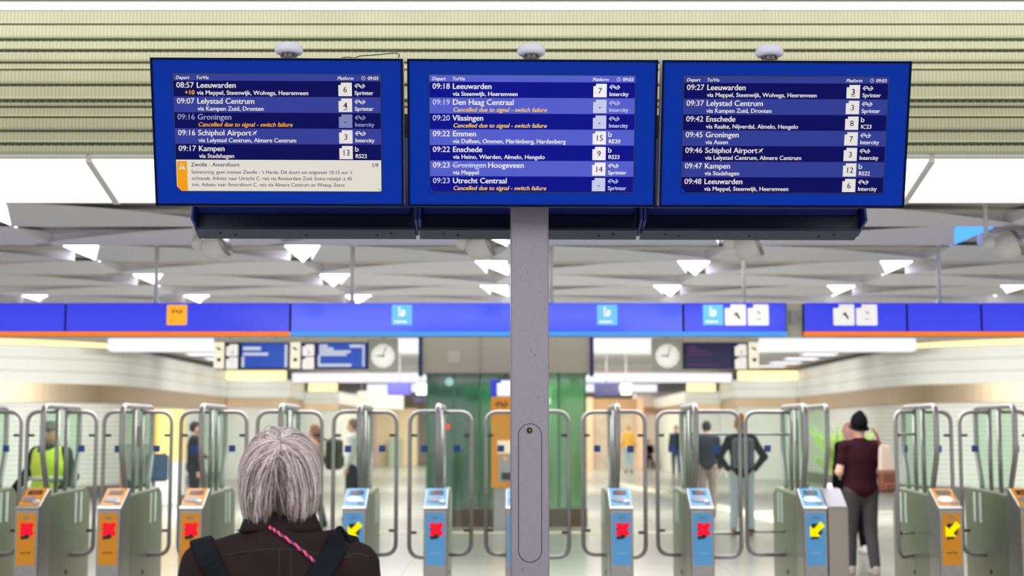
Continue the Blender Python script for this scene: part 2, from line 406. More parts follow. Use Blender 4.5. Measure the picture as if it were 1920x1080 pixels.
ZH, ZL = 3.17, 3.07
ceil = MB().bx(-9.2, 9.2, 8.66, 17.6, ZH + .03, ZH + .12).build('ceiling', M_ceil, kind='structure')
rows = [9.44 + 1.08 * i for i in range(8)]
ORD = ['first', 'second', 'third', 'fourth', 'fifth', 'sixth', 'seventh', 'eighth']
for i, y1 in enumerate(rows):
    y0 = 1.066 * (y1 - 1.08); odd = i % 2 == 1
    for k in range(-4, 4):
        xa, xb = 1.94 * k - .05, 1.94 * (k + 1) - .05; sg = 1 if odd else -1
        lamp_k = k if (odd and k < 0) else (k + 1 if (not odd and k + 1 >= 0) else None)
        m = MB(); N_ = 14; vs = []
        for j in range(N_ + 1):
            t = j / N_
            x = xa + (xb - xa) * t if odd else xb + (xa - xb) * t
            e = t ** 1.8
            yt = y0 + (y1 - y0) * e * .97; zt = ZH - (ZH - ZL) * e * .97
            st, sb = ((.31, .19) if lamp_k is not None else (.05, -.16)); st *= (1 - t) * sg; sb *= (1 - t) * sg
            vs += [(x + st, yt, zt), (x + sb, y1, ZL), (x + sb, y1 + .015, ZL), (x + sb, y1 + .015, ZH)]
        fs = []
        for j in range(N_):
            a, b = j * 4, j * 4 + 4
            fs += [(a, b, b + 1, a + 1), (a + 1, b + 1, b + 2, a + 2), (a + 2, b + 2, b + 3, a + 3)]
        fs += [(0, 1, 2, 3)]
        m.add(vs, fs, 0, True)
        o = m.build('panel', M_fin, ceil)
        mo = o.modifiers.new('edge', 'EDGE_SPLIT'); mo.split_angle = .5
        if lamp_k is not None and i > 0:
            X = 1.94 * lamp_k - .05; s_ = sg; yn = 1.066 * y1
            side = 'left' if lamp_k < 0 else 'right'
            nth = abs(lamp_k) if lamp_k < 0 else lamp_k + 1
            blue = (lamp_k == 2 and i == 2)
            lb = f"{'blue' if blue else 'white'} triangular ceiling light {side + ' of' if lamp_k else 'behind'} the pole, {ORD[nth - 1]} line out, {ORD[7 - i]} row above signs"
            t = thing('ceiling_light', lb, 'ceiling light', (X, y0, ZH), group='triangular ceiling lights')
            MB().prism([(0, 0), (.3 * s_, 0), (-.01 * s_, yn - y0)], -.012, .0, plane='xy').build('diffuser', M_lampblue if blue else M_lamp, t)
            MB().prism([(-.005 * s_, -.01), (.305 * s_, -.01), (-.015 * s_, yn - y0 + .01)], .001, .03, plane='xy').build('housing', M_white, t)

# spotlights hung below the ceiling
def spotlight(pxx, lb):
    d = 9.84; X = PX(pxx, d); z = PZ(463, d)
    t = thing('spotlight', lb, 'spotlight', (X, d, ZH + .03), group='round white spotlights under the ceiling')
    r = z - ZH - .03
    MB().tube([(-.145, 0, 0), (-.145, 0, r + .06)], .016, 10).lathe([(.04, -.02), (.04, 0)], 16, 0, Matrix.Translation((-.145, 0, 0))).build('stem', M_white, t)
    MB().ball((-.125, 0, r + .03), .05).tube([(-.125, 0, r + .03), (-.05, 0, r + .01)], .025, 10).build('joint', M_white, t)
    A = Matrix.Translation((0, 0, r)) @ Euler((0.5, 1.1, 0.4)).to_matrix().to_4x4()
    b = MB().lathe([(.01, -.098), (.045, -.088), (.072, -.066), (.088, -.03), (.093, .01), (.092, .06), (.085, .072)], 28, 0, A).build('lamp_body', M_white, t)
    MB().lathe([(.094, .058), (.099, .062), (.099, .08), (.094, .086)], 28, 0, A).build('rim', M_steel, b)
for a, b in ((400, 'white spotlight below the corner of the left display'), (900, 'white spotlight just left of the grey pole'), (1405, 'white spotlight below the right display'), (1896, 'white spotlight at the edge, right of every display')): spotlight(a, b)

# ------------------------------------------------------------------ blue sign band above the gates
BY = 12.3; BT, BB = PZ(568, BY), PZ(630, BY)
M_bandblue = [mat('band_blue', (26, 38, 190), .18, emit=(36, 50, 222), es=.8, coat=.3), mat('band_blue_bright', (52, 70, 205), .18, emit=(66, 86, 236), es=.78, coat=.3)]
M_under_o = mat('band_orange', (236, 116, 8), .35, emit=(240, 116, 4), es=.75); M_under_b = mat('band_light_blue', (70, 160, 236), .35, emit=(60, 150, 235), es=.6)
M_icon = mat('icon_white', (245, 242, 236), .4, emit=(250, 246, 240), es=.55)
M_iorange = mat('icon_orange', (255, 176, 18), .4, emit=(255, 172, 20), es=.7)
M_iblue = mat('icon_light_blue', (110, 200, 240), .4, emit=(112, 200, 240), es=.6)
M_ink = mat('icon_ink', (28, 34, 84), .5)
M_faint = mat('icon_faint', (196, 190, 182), .5)
def page_icon(parent, cx, cz, s, y, name='platform_icon', pic=0):
    h = s / 2; n_ = .27 * s
    o = MB().prism([(cx - h, cz - h + .04 * s), (cx - h + .04 * s, cz - h), (cx + h - .04 * s, cz - h), (cx + h, cz - h + .04 * s), (cx + h, cz + h - .04 * s), (cx + h - .04 * s, cz + h), (cx - h + n_, cz + h), (cx - h + n_, cz + h - .15 * s), (cx - h + n_ - .04 * s, cz + h - .17 * s), (cx - h + .03 * s, cz + h - .17 * s), (cx - h, cz + h - .21 * s)], y - .006, y).build(name, M_icon, parent)
    m = MB()
    if pic == 1:   # small slanting figure
        stroke(m, [(cx + .02 * s, cz + .12 * s), (cx + .2 * s, cz - .18 * s)], .1 * s, y - .009); stroke(m, [(cx - .08 * s, cz + .02 * s), (cx + .08 * s, cz - .02 * s)], .05 * s, y - .009)
        m.build('pictogram', mat('pictogram_grey', (110, 106, 104), .6), o)
    elif pic == 2:
        stroke(m, [(cx - .08 * s, cz + .1 * s), (cx, cz + .16 * s), (cx + .08 * s, cz + .1 * s), (cx + .02 * s, cz)], .05 * s, y - .009); stroke(m, [(cx - .1 * s, cz - .2 * s), (cx + .12 * s, cz - .2 * s)], .04 * s, y - .009)
        m.build('pictogram', M_faint, o)
    elif pic == 3:
        stroke(m, [(cx + .05 * s, cz - .05 * s), (cx + .05 * s, cz - .3 * s)], .09 * s, y - .009); m.build('pictogram', M_ink, o)
    return o
def band_sign(x0, x1, orange, lb, icons=(), bright=0):
    a, b = PX(x0, BY) + .001, PX(x1, BY) - .001; cx = (a + b) / 2; cz = BB
    t = thing('overhead_sign', lb, 'sign', (cx, BY, cz), group='blue signs above the gates'); H = BT - BB; w_ = (b - a) / 2
    MB().bx(-w_, w_, .012, .16, 0, H).build('housing', mat('band_housing', (20, 24, 70), .4), t, bevel=.006)
    MB().bx(-w_ + .009, w_ - .009, 0, .01, .04, H).build('face', M_bandblue[bright], t)
    MB().bx(-w_, w_, -.004, .012, 0, .038).build('lower_stripe', M_under_o if orange else M_under_b, t)
    s_ = 38 * BY / FPX
    for kind, pxx in icons:
        ix = PX(pxx, BY) - cx; iz = PZ(590.5, BY) - cz
        if kind == 'o':
            o = MB().prism(rrect(ix - s_ / 2, ix + s_ / 2, iz - s_ / 2, iz + s_ / 2, .008), -.006, 0).build('logo_plate', M_iorange, t)
            m = MB(); arrows_logo(m, ix, iz + .03, s_ * .56, -.009); text(m, 'NS', ix - s_ * .36, iz - s_ * .34, s_ * .1, y=-.009); m.build('emblem', mat('emblem_violet', (120, 66, 76), .5), o)
        elif kind == 'b':
            o = MB().prism(rrect(ix - s_ / 2, ix + s_ / 2, iz - s_ / 2, iz + s_ / 2, .008), -.006, 0).build('logo_plate', M_iblue, t)
            m = MB(); leaf_logo(m, ix, iz + .028, s_ * .5, -.009); flat(m, [(ix - .012, iz - .008), (ix + .018, iz - .012), (ix + .024, iz + .03), (ix, iz + .05)], -.008)
            stroke(m, [(ix - s_ * .38, iz - s_ * .34), (ix + s_ * .24, iz - s_ * .34)], s_ * .1, -.009); m.build('emblem', M_icon, o)
        else: page_icon(t, ix, iz, s_ * 1.04, 0, 'platform_icon', 1 if kind == 'p' else 2)
band_sign(-330, 120, True, 'plain blue sign with orange lower edge, cut off by the left edge')
band_sign(120, 543, True, 'long blue sign with orange arrows emblem and orange lower edge', [('o', 330)])
band_sign(543, 1282, False, 'longest blue sign, two light blue emblem squares, behind the grey pole', [('b', 753), ('b', 1139)], 1)
band_sign(1282, 1477, False, 'blue sign with a light blue square and two white page symbols', [('b', 1338), ('p', 1380), ('q', 1423)])
band_sign(1508, 1703, True, 'blue sign with two white page symbols and orange lower edge', [('p', 1584), ('q', 1627)])
band_sign(1703, 1843, True, 'plain blue sign right of the sign with two page symbols')
band_sign(1843, 2250, True, 'plain blue sign cut off by the right edge')
t = thing('connector_panel', 'beige connector plate in the gap between two blue signs', 'panel', (PX(1492, BY), BY, BB))
MB().bx(-.0725, .0725, .05, .1, .0, BT - BB).build('plate', M_cream, t)
MB().bx(-.035, .035, .01, .05, .1, .22).build('junction_box', mat('box_grey', (170, 170, 168), .5), t, bevel=.004)
for a, lb in ((285, 'thin white hanging rod above the orange emblem sign'), (657, 'thin white hanging rod above the left light blue emblem'), (1034, 'thin white hanging rod right behind the grey pole'), (1400, 'thin white hanging rod above the sign with three symbols'), (1770, 'thin white hanging rod above the plain blue sign')):
    t = thing('hanging_rod', lb, 'rod', (PX(a, BY), BY + .08, BT), group='rods carrying the blue signs')
    MB().tube([(0, 0, 0), (0, 0, ZH + .03 - BT)], .019, 10).build('rod', M_white, t)
    MB().lathe([(.03, 0), (.03, .03)], 14).build('foot', M_white, t)
    MB().lathe([(.035, ZH - BT), (.035, ZH + .03 - BT)], 14).build('ceiling_cup', M_white, t)

# ------------------------------------------------------------------ hall beyond the gates
LEFT = [(-27, 26.5), (-17, 29.0), (-14.5, 30.1), (-11.5, 31.9), (-10.2, 32.9), (-9.5, 33.9), (-9.27, 35.4), (-9.22, 38), (-9.2, 45.9)]
def strip_wall(path, z0, z1, off, th, m, name, mirror=1, kind='structure', parent=None):
    P_ = [Vector((p[0], p[1])) for p in catmull([(a, b, 0) for a, b in path], 8)]
    vs = []
    for i, p in enumerate(P_):
        t_ = (P_[min(i + 1, len(P_) - 1)] - P_[max(i - 1, 0)]).normalized(); n_ = Vector((-t_.y, t_.x))
        a = p + n_ * off; b = p + n_ * (off + th)
        vs += [(mirror * a.x, a.y, z0), (mirror * a.x, a.y, z1), (mirror * b.x, b.y, z1), (mirror * b.x, b.y, z0)]
    fs = []
    for i in range(len(P_) - 1):
        a, b = 4 * i, 4 * i + 4
        fs += [(a, a + 1, b + 1, b), (a + 1, a + 2, b + 2, b + 1), (a + 2, a + 3, b + 3, b + 2), (a + 3, a, b, b + 3)]
    fs += [(0, 1, 2, 3), tuple(4 * (len(P_) - 1) + q for q in (3, 2, 1, 0))]
    o = MB().add(vs, fs, 0, False).build(name, m, parent, kind=kind if parent is None else None)
    return o
for sd, mi in (('left', 1), ('right', -1)):
    strip_wall(LEFT, 2.63, 3.5, 0, .4, M_slat, f'wall_{sd}_fascia', mi)
    strip_wall(LEFT, 2.2, 2.63, .02, .36, M_bandmetal, f'trim_{sd}', mi)
    strip_wall(LEFT, 0, 2.2, .12, .3, M_slat2, f'wall_{sd}', mi)
    strip_wall(LEFT, 0, .28, .09, .05, mat('skirting', (120, 116, 108), .4), f'baseboard_{sd}', mi)
    t = thing('cove_light', f'warm cove light on top of the slatted {sd} fascia', 'light', (0, 0, 0))
    strip_wall(LEFT[:6], 3.5, 3.86, .12, .1, M_cove, 'diffuser', mi, parent=t)
    # second and third steps of the hall
    X = lambda v: v * mi
    def slab(x0, x1, y0, y1, z0, z1, m, name):
        MB().bx(min(X(x0), X(x1)), max(X(x0), X(x1)), y0, y1, z0, z1).build(name, m, kind='structure')
    slab(-9.4, -7.2, 46, 49.4, 2.62, 3.19, M_slat, f'wall_{sd}_step'); slab(-9.4, -7.24, 46.04, 49.4, 2.3, 2.62, M_bandmetal, f'trim_{sd}_step'); slab(-9.4, -7.3, 46.1, 49.4, 0, 2.3, M_slat2, f'wall_{sd}_step_base')
    slab(-7.3, -6.0, 49.5, 62, 2.5, 2.92, M_slat, f'wall_{sd}_far'); slab(-7.3, -6.04, 49.55, 62, 2.25, 2.5, M_bandmetal, f'trim_{sd}_far'); slab(-7.3, -6.1, 49.6, 62, 0, 2.25, M_slat2, f'wall_{sd}_far_base')
    for x0, x1, yy, z0, z1, lb in ((-9.3, -7.35, 46.3, 3.2, 3.5, f'warm cove light above the second {sd} wall step'), (-7.1, -6.1, 49.7, 2.93, 3.2, f'warm cove light above the farthest {sd} wall step')):
        t = thing('cove_light', lb, 'light', (X((x0 + x1) / 2), yy, z0)); MB().bx(-(x1 - x0) / 2, (x1 - x0) / 2, 0, .1, 0, z1 - z0).build('diffuser', M_cove, t)
MB().bx(-20, 20, 17.7, 80, 3.62, 3.72).build('ceiling_hall', mat('ceiling_hall_grey', (205, 203, 200), .7), kind='structure')
MB().bx(-6.1, 6.1, 72, 72.2, 0, 3.62).build('wall_back', mat('back_wall_pink', (226, 206, 188), .6, noise=.06, nscale=.5), kind='structure')
for d, y0, y1, hw, lb in ((32, 632, 657, 9.1, 'nearest bright light beam across the hall beyond the gates'), (46, 700, 715.5, 7.1, 'second bright light beam across the hall, behind the lift'), (58, 721, 734, 5.9, 'farthest bright light beam across the hall')):
    t = thing('light_beam', lb, 'ceiling light', (0, d, PZ(y1, d)), group='light beams across the hall')
    h_ = PZ(y0, d) - PZ(y1, d)
    MB().bx(-hw, hw, 0, .25, 0, h_).build('diffuser', M_beam, t); MB().bx(-hw, hw, .26, .4, -.02, min(h_ + .02, 3.62 - PZ(y1, d))).build('housing', M_white, t)
n = 0
for sg, sd in ((-1, 'left'), (1, 'right')):
    for q, yy in enumerate((36, 38.4, 40.8, 43.2, 45.6)):
        t = thing('recessed_light', f'small ceiling light along the {sd} wall of the hall, {ORD[q]} beyond the nearest light beam', 'ceiling light', (sg * 8.3, yy, 3.6), group='small lights along the hall walls')
        MB().bx(-.45, .45, -.35, .35, 0, .02).build('diffuser', glow('small_lamp', (245, 246, 252), 2.0), t); MB().bx(-.48, .48, -.38, .38, .005, .02).build('frame', M_white, t)

# lit sign and shop fronts far down the hall
t = thing('illuminated_sign', 'bright white lit sign far down the hall, left of the lift', 'sign', (PX(713, 60), 60, PZ(765, 60)))
MB().bx(-.92, .92, 0, .15, 0, .68).build('face', glow('sign_glow', (255, 246, 214), 1.4), t); MB().bx(-.98, .98, .15, .3, -.06, .74).build('housing', M_white, t)
MB().tube([(-.8, .2, .7), (-.8, .2, 3.62 - PZ(765, 60))], .03, 6).tube([(.8, .2, .7), (.8, .2, 3.62 - PZ(765, 60))], .03, 6).build('hanger', M_white, t)
t = thing('shop_front', 'warm cream shop wall with pinkish pillar, left of the lift', 'shop', (PX(725, 64), 64, 0))
MB().bx(-1.7, 1.4, 0, .3, 0, 2.55).build('wall_panel', mat('shop_cream', (248, 226, 186), .6, spec=.2), t)
MB().bx(-1.1, -.4, -.2, 0, 0, 2.7).bx(-1.1, -.4, -.2, 0, 2.7, 2.9).build('pillar', mat('pillar_pink', (240, 206, 192), .6), t)
MB().bx(.2, .75, -.8, -.3, 0, 1.2).build('display_stand', mat('stand_green', (178, 196, 170), .6), t)
t = thing('shop_front', 'brown headed kiosk front right of the lift', 'shop', (PX(1150, 58), 58, 0))
MB().bx(-.9, .95, 0, .3, 2.35, 2.85).build('header', mat('kiosk_brown', (176, 140, 96), .5), t)
MB().bx(-.9, .95, .1, .3, 0, 2.35).build('wall_panel', mat('kiosk_wall', (206, 184, 160), .6, noise=.2, nscale=2), t)
MB().bx(-1.1, -.85, -.1, .3, 0, 2.9).bx(.95, 1.2, -.1, .3, 0, 2.9).build('pillar', mat('pillar_orange', (240, 196, 160), .5), t)
t = thing('shop_front', 'pale pink shop wall with a brown shelf, right of the kiosk', 'shop', (PX(1225, 60), 60, 0))
MB().bx(-.75, 1.3, 0, .3, 0, 3.1).build('wall_panel', mat('shop_pink', (236, 222, 212), .6), t)
MB().bx(-.7, .6, -.12, 0, 2.3, 2.55).build('shelf', mat('kiosk_brown', (176, 140, 96), .5), t)

# vending wall by the left gates
t = thing('display_case', 'yellow lit display case with orange edge on the slatted left wall', 'display case', (PX(316, 30.5), 30.5, 0))
MB().bx(-.34, .34, .0, .3, .0, 2.0).build('body', mat('case_yellow', (250, 214, 120), .5, emit=(255, 214, 110), es=.15), t, bevel=.01)
MB().bx(-.36, -.2, -.02, .3, .85, 2.02).build('orange_edge', M_orange, t)
MB().bx(-.36, .36, -.06, .3, .0, .9).build('counter', M_white, t, bevel=.01)
MB().bx(-.36, .36, -.03, .3, .0, .2).build('plinth', M_dark, t)
# ------------------------------------------------------------------ lift in the middle of the hall
LD = 23.4
t = thing('lift', 'green glass lift with grey head panel in the middle of the hall', 'lift', (PX(949, LD), LD, 0))
hw = PX(1103, LD) - PX(949, LD) + .02; gh = PZ(700, LD)
MB().bx(-hw, hw, -.15, 2.4, gh, 3.61).build('head_panel', mat('lift_grey', (150, 146, 134), .5, noise=.04, nscale=1), t)
MB().bx(-.02, .02, -.16, -.148, gh, 3.61, M=Matrix.Translation((-.42, 0, 0))).build('joint_strip', mat('seam_grey', (140, 134, 122), .5), t)
for s_ in (-1, 1): MB().bx(-.03, .03, -.19, .1, gh - .05, 3.61, M=Matrix.Translation((s_ * (hw + .03), 0, 0))).build('edge_strip', M_navy, t)
MB().prism(rrect(-.95, -.75, PZ(670, LD) - .1, PZ(670, LD) + .1, .02), -.156, -.151).build('faded_sticker', mat('sticker_faded', (168, 160, 150), .6), t)
gw = hw - .08
lit_pane_cols = [(70, 138, 104), (64, 140, 100), (84, 158, 112), (100, 172, 122), (150, 214, 150), (134, 206, 138)]  # panes lighten rightwards: light from behind put into the glass colours
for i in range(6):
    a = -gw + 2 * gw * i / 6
    o = MB().bx(a + .012, a + 2 * gw / 6 - .012, -.02, .0, .3, gh).build('glass_pane', pane_mat(f'lift_glass_{i}', lit_pane_cols[i], .14, .06, .45, lit_pane_cols[i]), t)
for i in range(7):
    a = -gw + 2 * gw * i / 6
    MB().bx(a - .016, a + .016, -.03, .03, .3, gh).build('mullion', mat('lift_frame', (60, 120, 84), .4), t)
for s_ in (-1, 1): MB().bx(s_ * gw - .02, s_ * gw + .02, .03, 2.3, .3, gh).build('side_glass', pane_mat('lift_side', (110, 180, 130), .1, .05, .4, (80, 150, 104)), t)
MB().bx(-gw, gw, 2.3, 2.34, .3, gh).build('rear_glass', pane_mat('lift_rear', (110, 180, 130), .1, .05, .5, (60, 140, 90)), t)
MB().bx(-gw - .03, gw + .03, -.04, 2.35, 0, .29).build('plinth', mat('lift_plinth', (96, 84, 66), .5), t)
MB().bx(-.75, .75, .5, 2.0, .3, 2.3).build('cabin', mat('cabin_green', (70, 150, 100), .3, noise=.4, nscale=2), t)
for lx, lz, r_, m in ((-.93, PZ(716, LD), .07, glow('lift_lamp_soft', (190, 235, 225), .8)), (.68, PZ(752, LD), .06, glow('lift_lamp_white', (225, 250, 225), 1.0)), (-.97, PZ(800, LD), .045, glow('lift_red', (255, 60, 30), 1.5))):
    MB().lathe([(r_, 0), (r_, .02)], 16, 0, Matrix.Translation((lx, -.022, lz)) @ Matrix.Rotation(math.pi / 2, 4, 'X')).build('indicator_lamp', m, t)

# ticket machine in front of the lift
TD = 22.3; s_ = TD / FPX
t = thing('ticket_machine', 'orange ticket machine with blue head, half behind the grey pole', 'ticket machine', (PX(962, TD), TD, 0))
H1 = PZ(712, TD); H2 = PZ(744, TD); H3 = PZ(915, TD)
MB().bx(-.34, .34, 0, .5, H3, H2).build('body', M_orange, t, bevel=.02)
o = MB().bx(-.35, .35, .02, .3, H2, H1).build('head_sign', mat('band_blue_deep', (30, 50, 190), .3, emit=(36, 56, 200), es=.4), t, bevel=.01)
page_icon(o, -.13, (H1 + H2) / 2, .24, .016, 'pictogram_plate', 0)
m = MB(); arrows_logo(m, -.18, PZ(758, TD), .2, -.004); m.build('emblem', M_ink, t)
o = MB().bx(-.24, .24, -.015, .01, PZ(850, TD), PZ(826, TD)).build('screen', glow('machine_screen', (255, 240, 200), .95), t)
o = MB().bx(-.22, .25, -.02, .01, PZ(903, TD), PZ(853, TD)).build('keypad_panel', mat('machine_grey', (178, 178, 180), .4), t, bevel=.006)
MB().lathe([(.03, 0), (.03, .012)], 12, 0, Matrix.Translation((-.12, -.02, PZ(860, TD))) @ Matrix.Rotation(math.pi / 2, 4, 'X')).build('button', glow('button_orange', (255, 180, 80), .9), o)
MB().bx(-.18, .02, -.028, -.02, PZ(900, TD), PZ(886, TD)).build('coin_slot', M_black, o)
MB().bx(-.3, -.02, 0.05, .45, 0, H3).build('leg', mat('machine_leg', (168, 168, 170), .4), t); MB().bx(.04, .3, 0.05, .45, 0, H3).build('leg', MATS['machine_leg'], t)

# guide strips in the floor
M_tact = mat('guide_strip', (232, 230, 200), .4, bump=.3, nscale=80)
for lb, poly in (('pale yellow guide strip across the floor in front of the lift', [(-2.6, 21.9), (3.4, 21.9), (3.4, 22.2), (-2.6, 22.2)]),
                 ('pale guide strip across the floor right of the lift', [(4.8, 27.6), (7.8, 27.6), (7.8, 27.9), (4.75, 27.9)]),
                 ('long pale guide strip slanting away right of the lift', [(4.6, 22.3), (5.1, 22.3), (3.3, 44), (2.8, 44)])):
    m = MB().prism(poly, 0.0, .006, plane='xy').build('guide_strip', M_tact, org=(poly[0][0], poly[0][1], 0)); tag(m, lb, 'floor strip', 'guide strips in the hall floor')
M_band = mat('floor_grey_band', (150, 150, 148), .3)
MB().prism([(1.4, 28.2), (9, 28.2), (9, 35), (1.4, 35)], 0, .003, plane='xy').build('floor_grey_zone', M_band, kind='structure')

# hanging platform signs and clocks beyond the gates
SD = 20.0
def sx_(p): return PX(p, SD)
M_scr = mat('sign_screen', (18, 60, 150), .3, emit=(28, 72, 172), es=.8); M_scrd = mat('sign_screen_dark', (16, 10, 50), .3, emit=(24, 14, 66), es=.7)
M_bar = glow('sign_text', (226, 230, 240), .85); M_barp = glow('sign_text_dim', (120, 90, 140), .5)
def hang(t, x, z0):
    MB().tube([(x, .08, z0), (x, .08, 3.62 - t.location.z)], .014, 8).build('hanger', mat('hanger_grey', (120, 120, 118), .6), t)
def platform_sign(x0, x1, lb, bars, flip=False, dark=False):
    zb, zt = PZ(692, SD), PZ(634, SD); a, b = sx_(x0), sx_(x1); w_ = (b - a) / 2; k = SD / FPX
    t = thing('platform_sign', lb, 'sign', ((a + b) / 2, SD, zb), group='platform signs beyond the gates'); H = zt - zb
    MB().bx(-w_, w_, .01, .2, 0, H - .06).build('housing', M_navy, t, bevel=.006)
    MB().bx(-w_, w_, -.02, .22, H - .06, H).build('top_rail', M_cream, t)
    f = -1 if flip else 1
    def X2(p): return f * (-w_ + p * k)
    def bb(p0, p1, y0, y1, z0, z1, name, m, par): q0, q1 = sorted((X2(p0), X2(p1))); return MB().bx(q0, q1, y0, y1, z0, z1).build(name, m, par)
    o = bb(0, 19, -.006, .01, .01, H - .06, 'end_plate', mat('plate_cream', (236, 230, 206), .5, emit=(242, 236, 212), es=.7), t)
    m = MB(); cx = X2(9)
    stroke(m, [(cx - .03, H - .13), (cx + .03, H - .17)], .025, -.009); stroke(m, [(cx - .02, .13), (cx + .03, .13)], .05, -.009); m.build('pictogram', M_ink, o)
    for q in (0, 1): page_icon(t, X2(34), .085 + q * .18, .165, 0, 'page_plate', 3 if q else 2)
    o = bb(52, (x1 - x0) - 4, -.004, .01, .02, H - .075, 'screen', M_scrd if dark else M_scr, t)
    m = MB(); Wd = (x1 - x0) - 56
    for u0, u1, v0, v1 in bars:
        q0, q1 = (52 + u0 * Wd), (52 + u1 * Wd); zz = lambda v: .02 + (H - .095) * v
        if flip: q0, q1 = 52 + (1 - u1) * Wd, 52 + (1 - u0) * Wd
        c0, c1 = sorted((X2(q0), X2(q1))); flat(m, [(c0, zz(v0)), (c1, zz(v0)), (c1, zz(v1)), (c0, zz(v1))], -.007)
    m.build('screen_lettering', M_barp if dark else M_bar, o)
    hang(t, -w_ * .6, H); hang(t, w_ * .6, H)
platform_sign(401, 543, 'platform sign with blue screen and two short text lines, leftmost', [(.03, .42, .72, .86), (.03, .58, .5, .62), (0, .06, .02, .45), (.94, 1, .02, .95)])
platform_sign(544, 690, 'platform sign with blue screen and many text lines, beside the left clock', [(.03, .2, .85, .95), (.03, .32, .73, .83), (.03, .68, .61, .71), (.03, .6, .49, .59), (.03, .7, .04, .16), (.66, .92, .83, .95), (0, .05, .04, .5), (.93, .97, .04, .95)])
platform_sign(1281, 1423, 'platform sign with dark purple screen beside the right clock', [(.05, .25, .78, .88), (.05, .5, .64, .72), (.05, .6, .5, .58), (.05, .7, .06, .14)], True, True)
def clock(x0, x1, lb):
    zb, zt = PZ(697, SD), PZ(634, SD); a, b = sx_(x0), sx_(x1); w_ = (b - a) / 2; H = zt - zb
    t = thing('station_clock', lb, 'clock', ((a + b) / 2, SD, zb), group='station clocks beyond the gates')
    MB().bx(-w_, w_, .0, .2, 0, H).build('case', mat('clock_case', (196, 198, 184), .5), t, bevel=.01)
    cz = PZ(667.5, SD) - zb; r_ = 22 * SD / FPX; R = Matrix.Translation((0, 0, cz)) @ Matrix.Rotation(math.pi / 2, 4, 'X')
    o = MB().lathe([(r_, 0), (r_, .012)], 32, 0, R).build('dial', mat('clock_dial', (245, 243, 236), .4, emit=(245, 244, 236), es=.55), t)
    m = MB()
    for q in range(12):
        an = q * math.pi / 6; ca, sa = math.sin(an), math.cos(an)
        stroke(m, [(ca * r_ * .82, cz + sa * r_ * .82), (ca * r_ * .94, cz + sa * r_ * .94)], .008, -.014)
    m.build('hour_marks', M_dark, o)
    for an, ln, wd, nm in ((math.radians(271.5), .55, .016, 'hour_hand'), (math.radians(18), .85, .011, 'minute_hand')):
        MB().add([(0, 0, 0)], []); h_ = MB(); stroke(h_, [(-math.sin(an) * r_ * .15, cz - math.cos(an) * r_ * .15), (math.sin(an) * r_ * ln, cz + math.cos(an) * r_ * ln)], wd, -.016); h_.build(nm, M_black, o)
    hang(t, 0, H)
clock(691, 745, 'square cased station clock left of the lift'); clock(1223, 1280, 'square cased station clock right of the lift')
# small signs farther down
FD = 38.0
for x0, x1, y0, y1, lb, dk in ((727, 771, 717, 741, 'small purple display far down the hall, left of the lift', 0), (1114, 1160, 717, 742, 'small dark display far down the hall, right of the lift', 1), (773, 797, 743, 754, 'small navy sign far down the hall, below the round clock', 2)):
    a, b = PX(x0, FD), PX(x1, FD); z0, z1 = PZ(y1, FD), PZ(y0, FD); w_ = (b - a) / 2
    t = thing('small_display', lb, 'display', ((a + b) / 2, FD + (.4 if dk == 2 else 0), z0), group='small displays far down the hall')
    MB().bx(-w_, w_, 0, .15, 0, z1 - z0).build('housing', M_navy, t)
    o = MB().bx(-w_ + .03, w_ - .03, -.01, 0, .03, z1 - z0 - .03).build('screen', mat('far_screen', (40, 34, 130), .3, emit=(50, 44, 150), es=.7) if dk == 0 else M_scrd, t)
    hang(t, 0, z1 - z0)
for x0, lb in ((790, 'small round far clock just left of the lift'), (1174, 'small pale far sign box right of the lift')):
    t = thing('small_clock', lb, 'clock', (PX(x0, FD), FD + .05, PZ(740, FD))); MB().bx(-.13, .13, 0, .15, 0, .29).build('case', M_cream, t)
    MB().lathe([(.11, 0), (.11, .01)], 20, 0, Matrix.Translation((0, 0, .145)) @ Matrix.Rotation(math.pi / 2, 4, 'X')).build('dial', MATS['clock_dial'], t); hang(t, 0, .29)

# tall plant in the right hall
t = thing('potted_plant', 'leafy green plant behind the man in the black beanie', 'plant', (PX(1571, 27), 27, 0))
MB().lathe([(.2, 0), (.28, .55), (.26, .56)], 20).build('pot', M_white, t)
m = MB(); rr = random.Random(4)
for q in range(60):
    an = rr.uniform(0, 6.28); ln = rr.uniform(.5, 1.3); tilt = rr.uniform(.1, .6); base = Vector((0, 0, .55)); d_ = Vector((math.cos(an) * tilt, math.sin(an) * tilt, 1)).normalized()
    mid = base + d_ * ln * .6; tip = base + d_ * ln + Vector((math.cos(an), math.sin(an), -.3)) * .18; sd_ = Vector((-math.sin(an), math.cos(an), 0)) * .05
    m.add([base, mid + sd_, tip, mid - sd_], [(0, 1, 2), (0, 2, 3)])
m.build('leaves', mat('leaf_green', (124, 150, 76), .6), t)

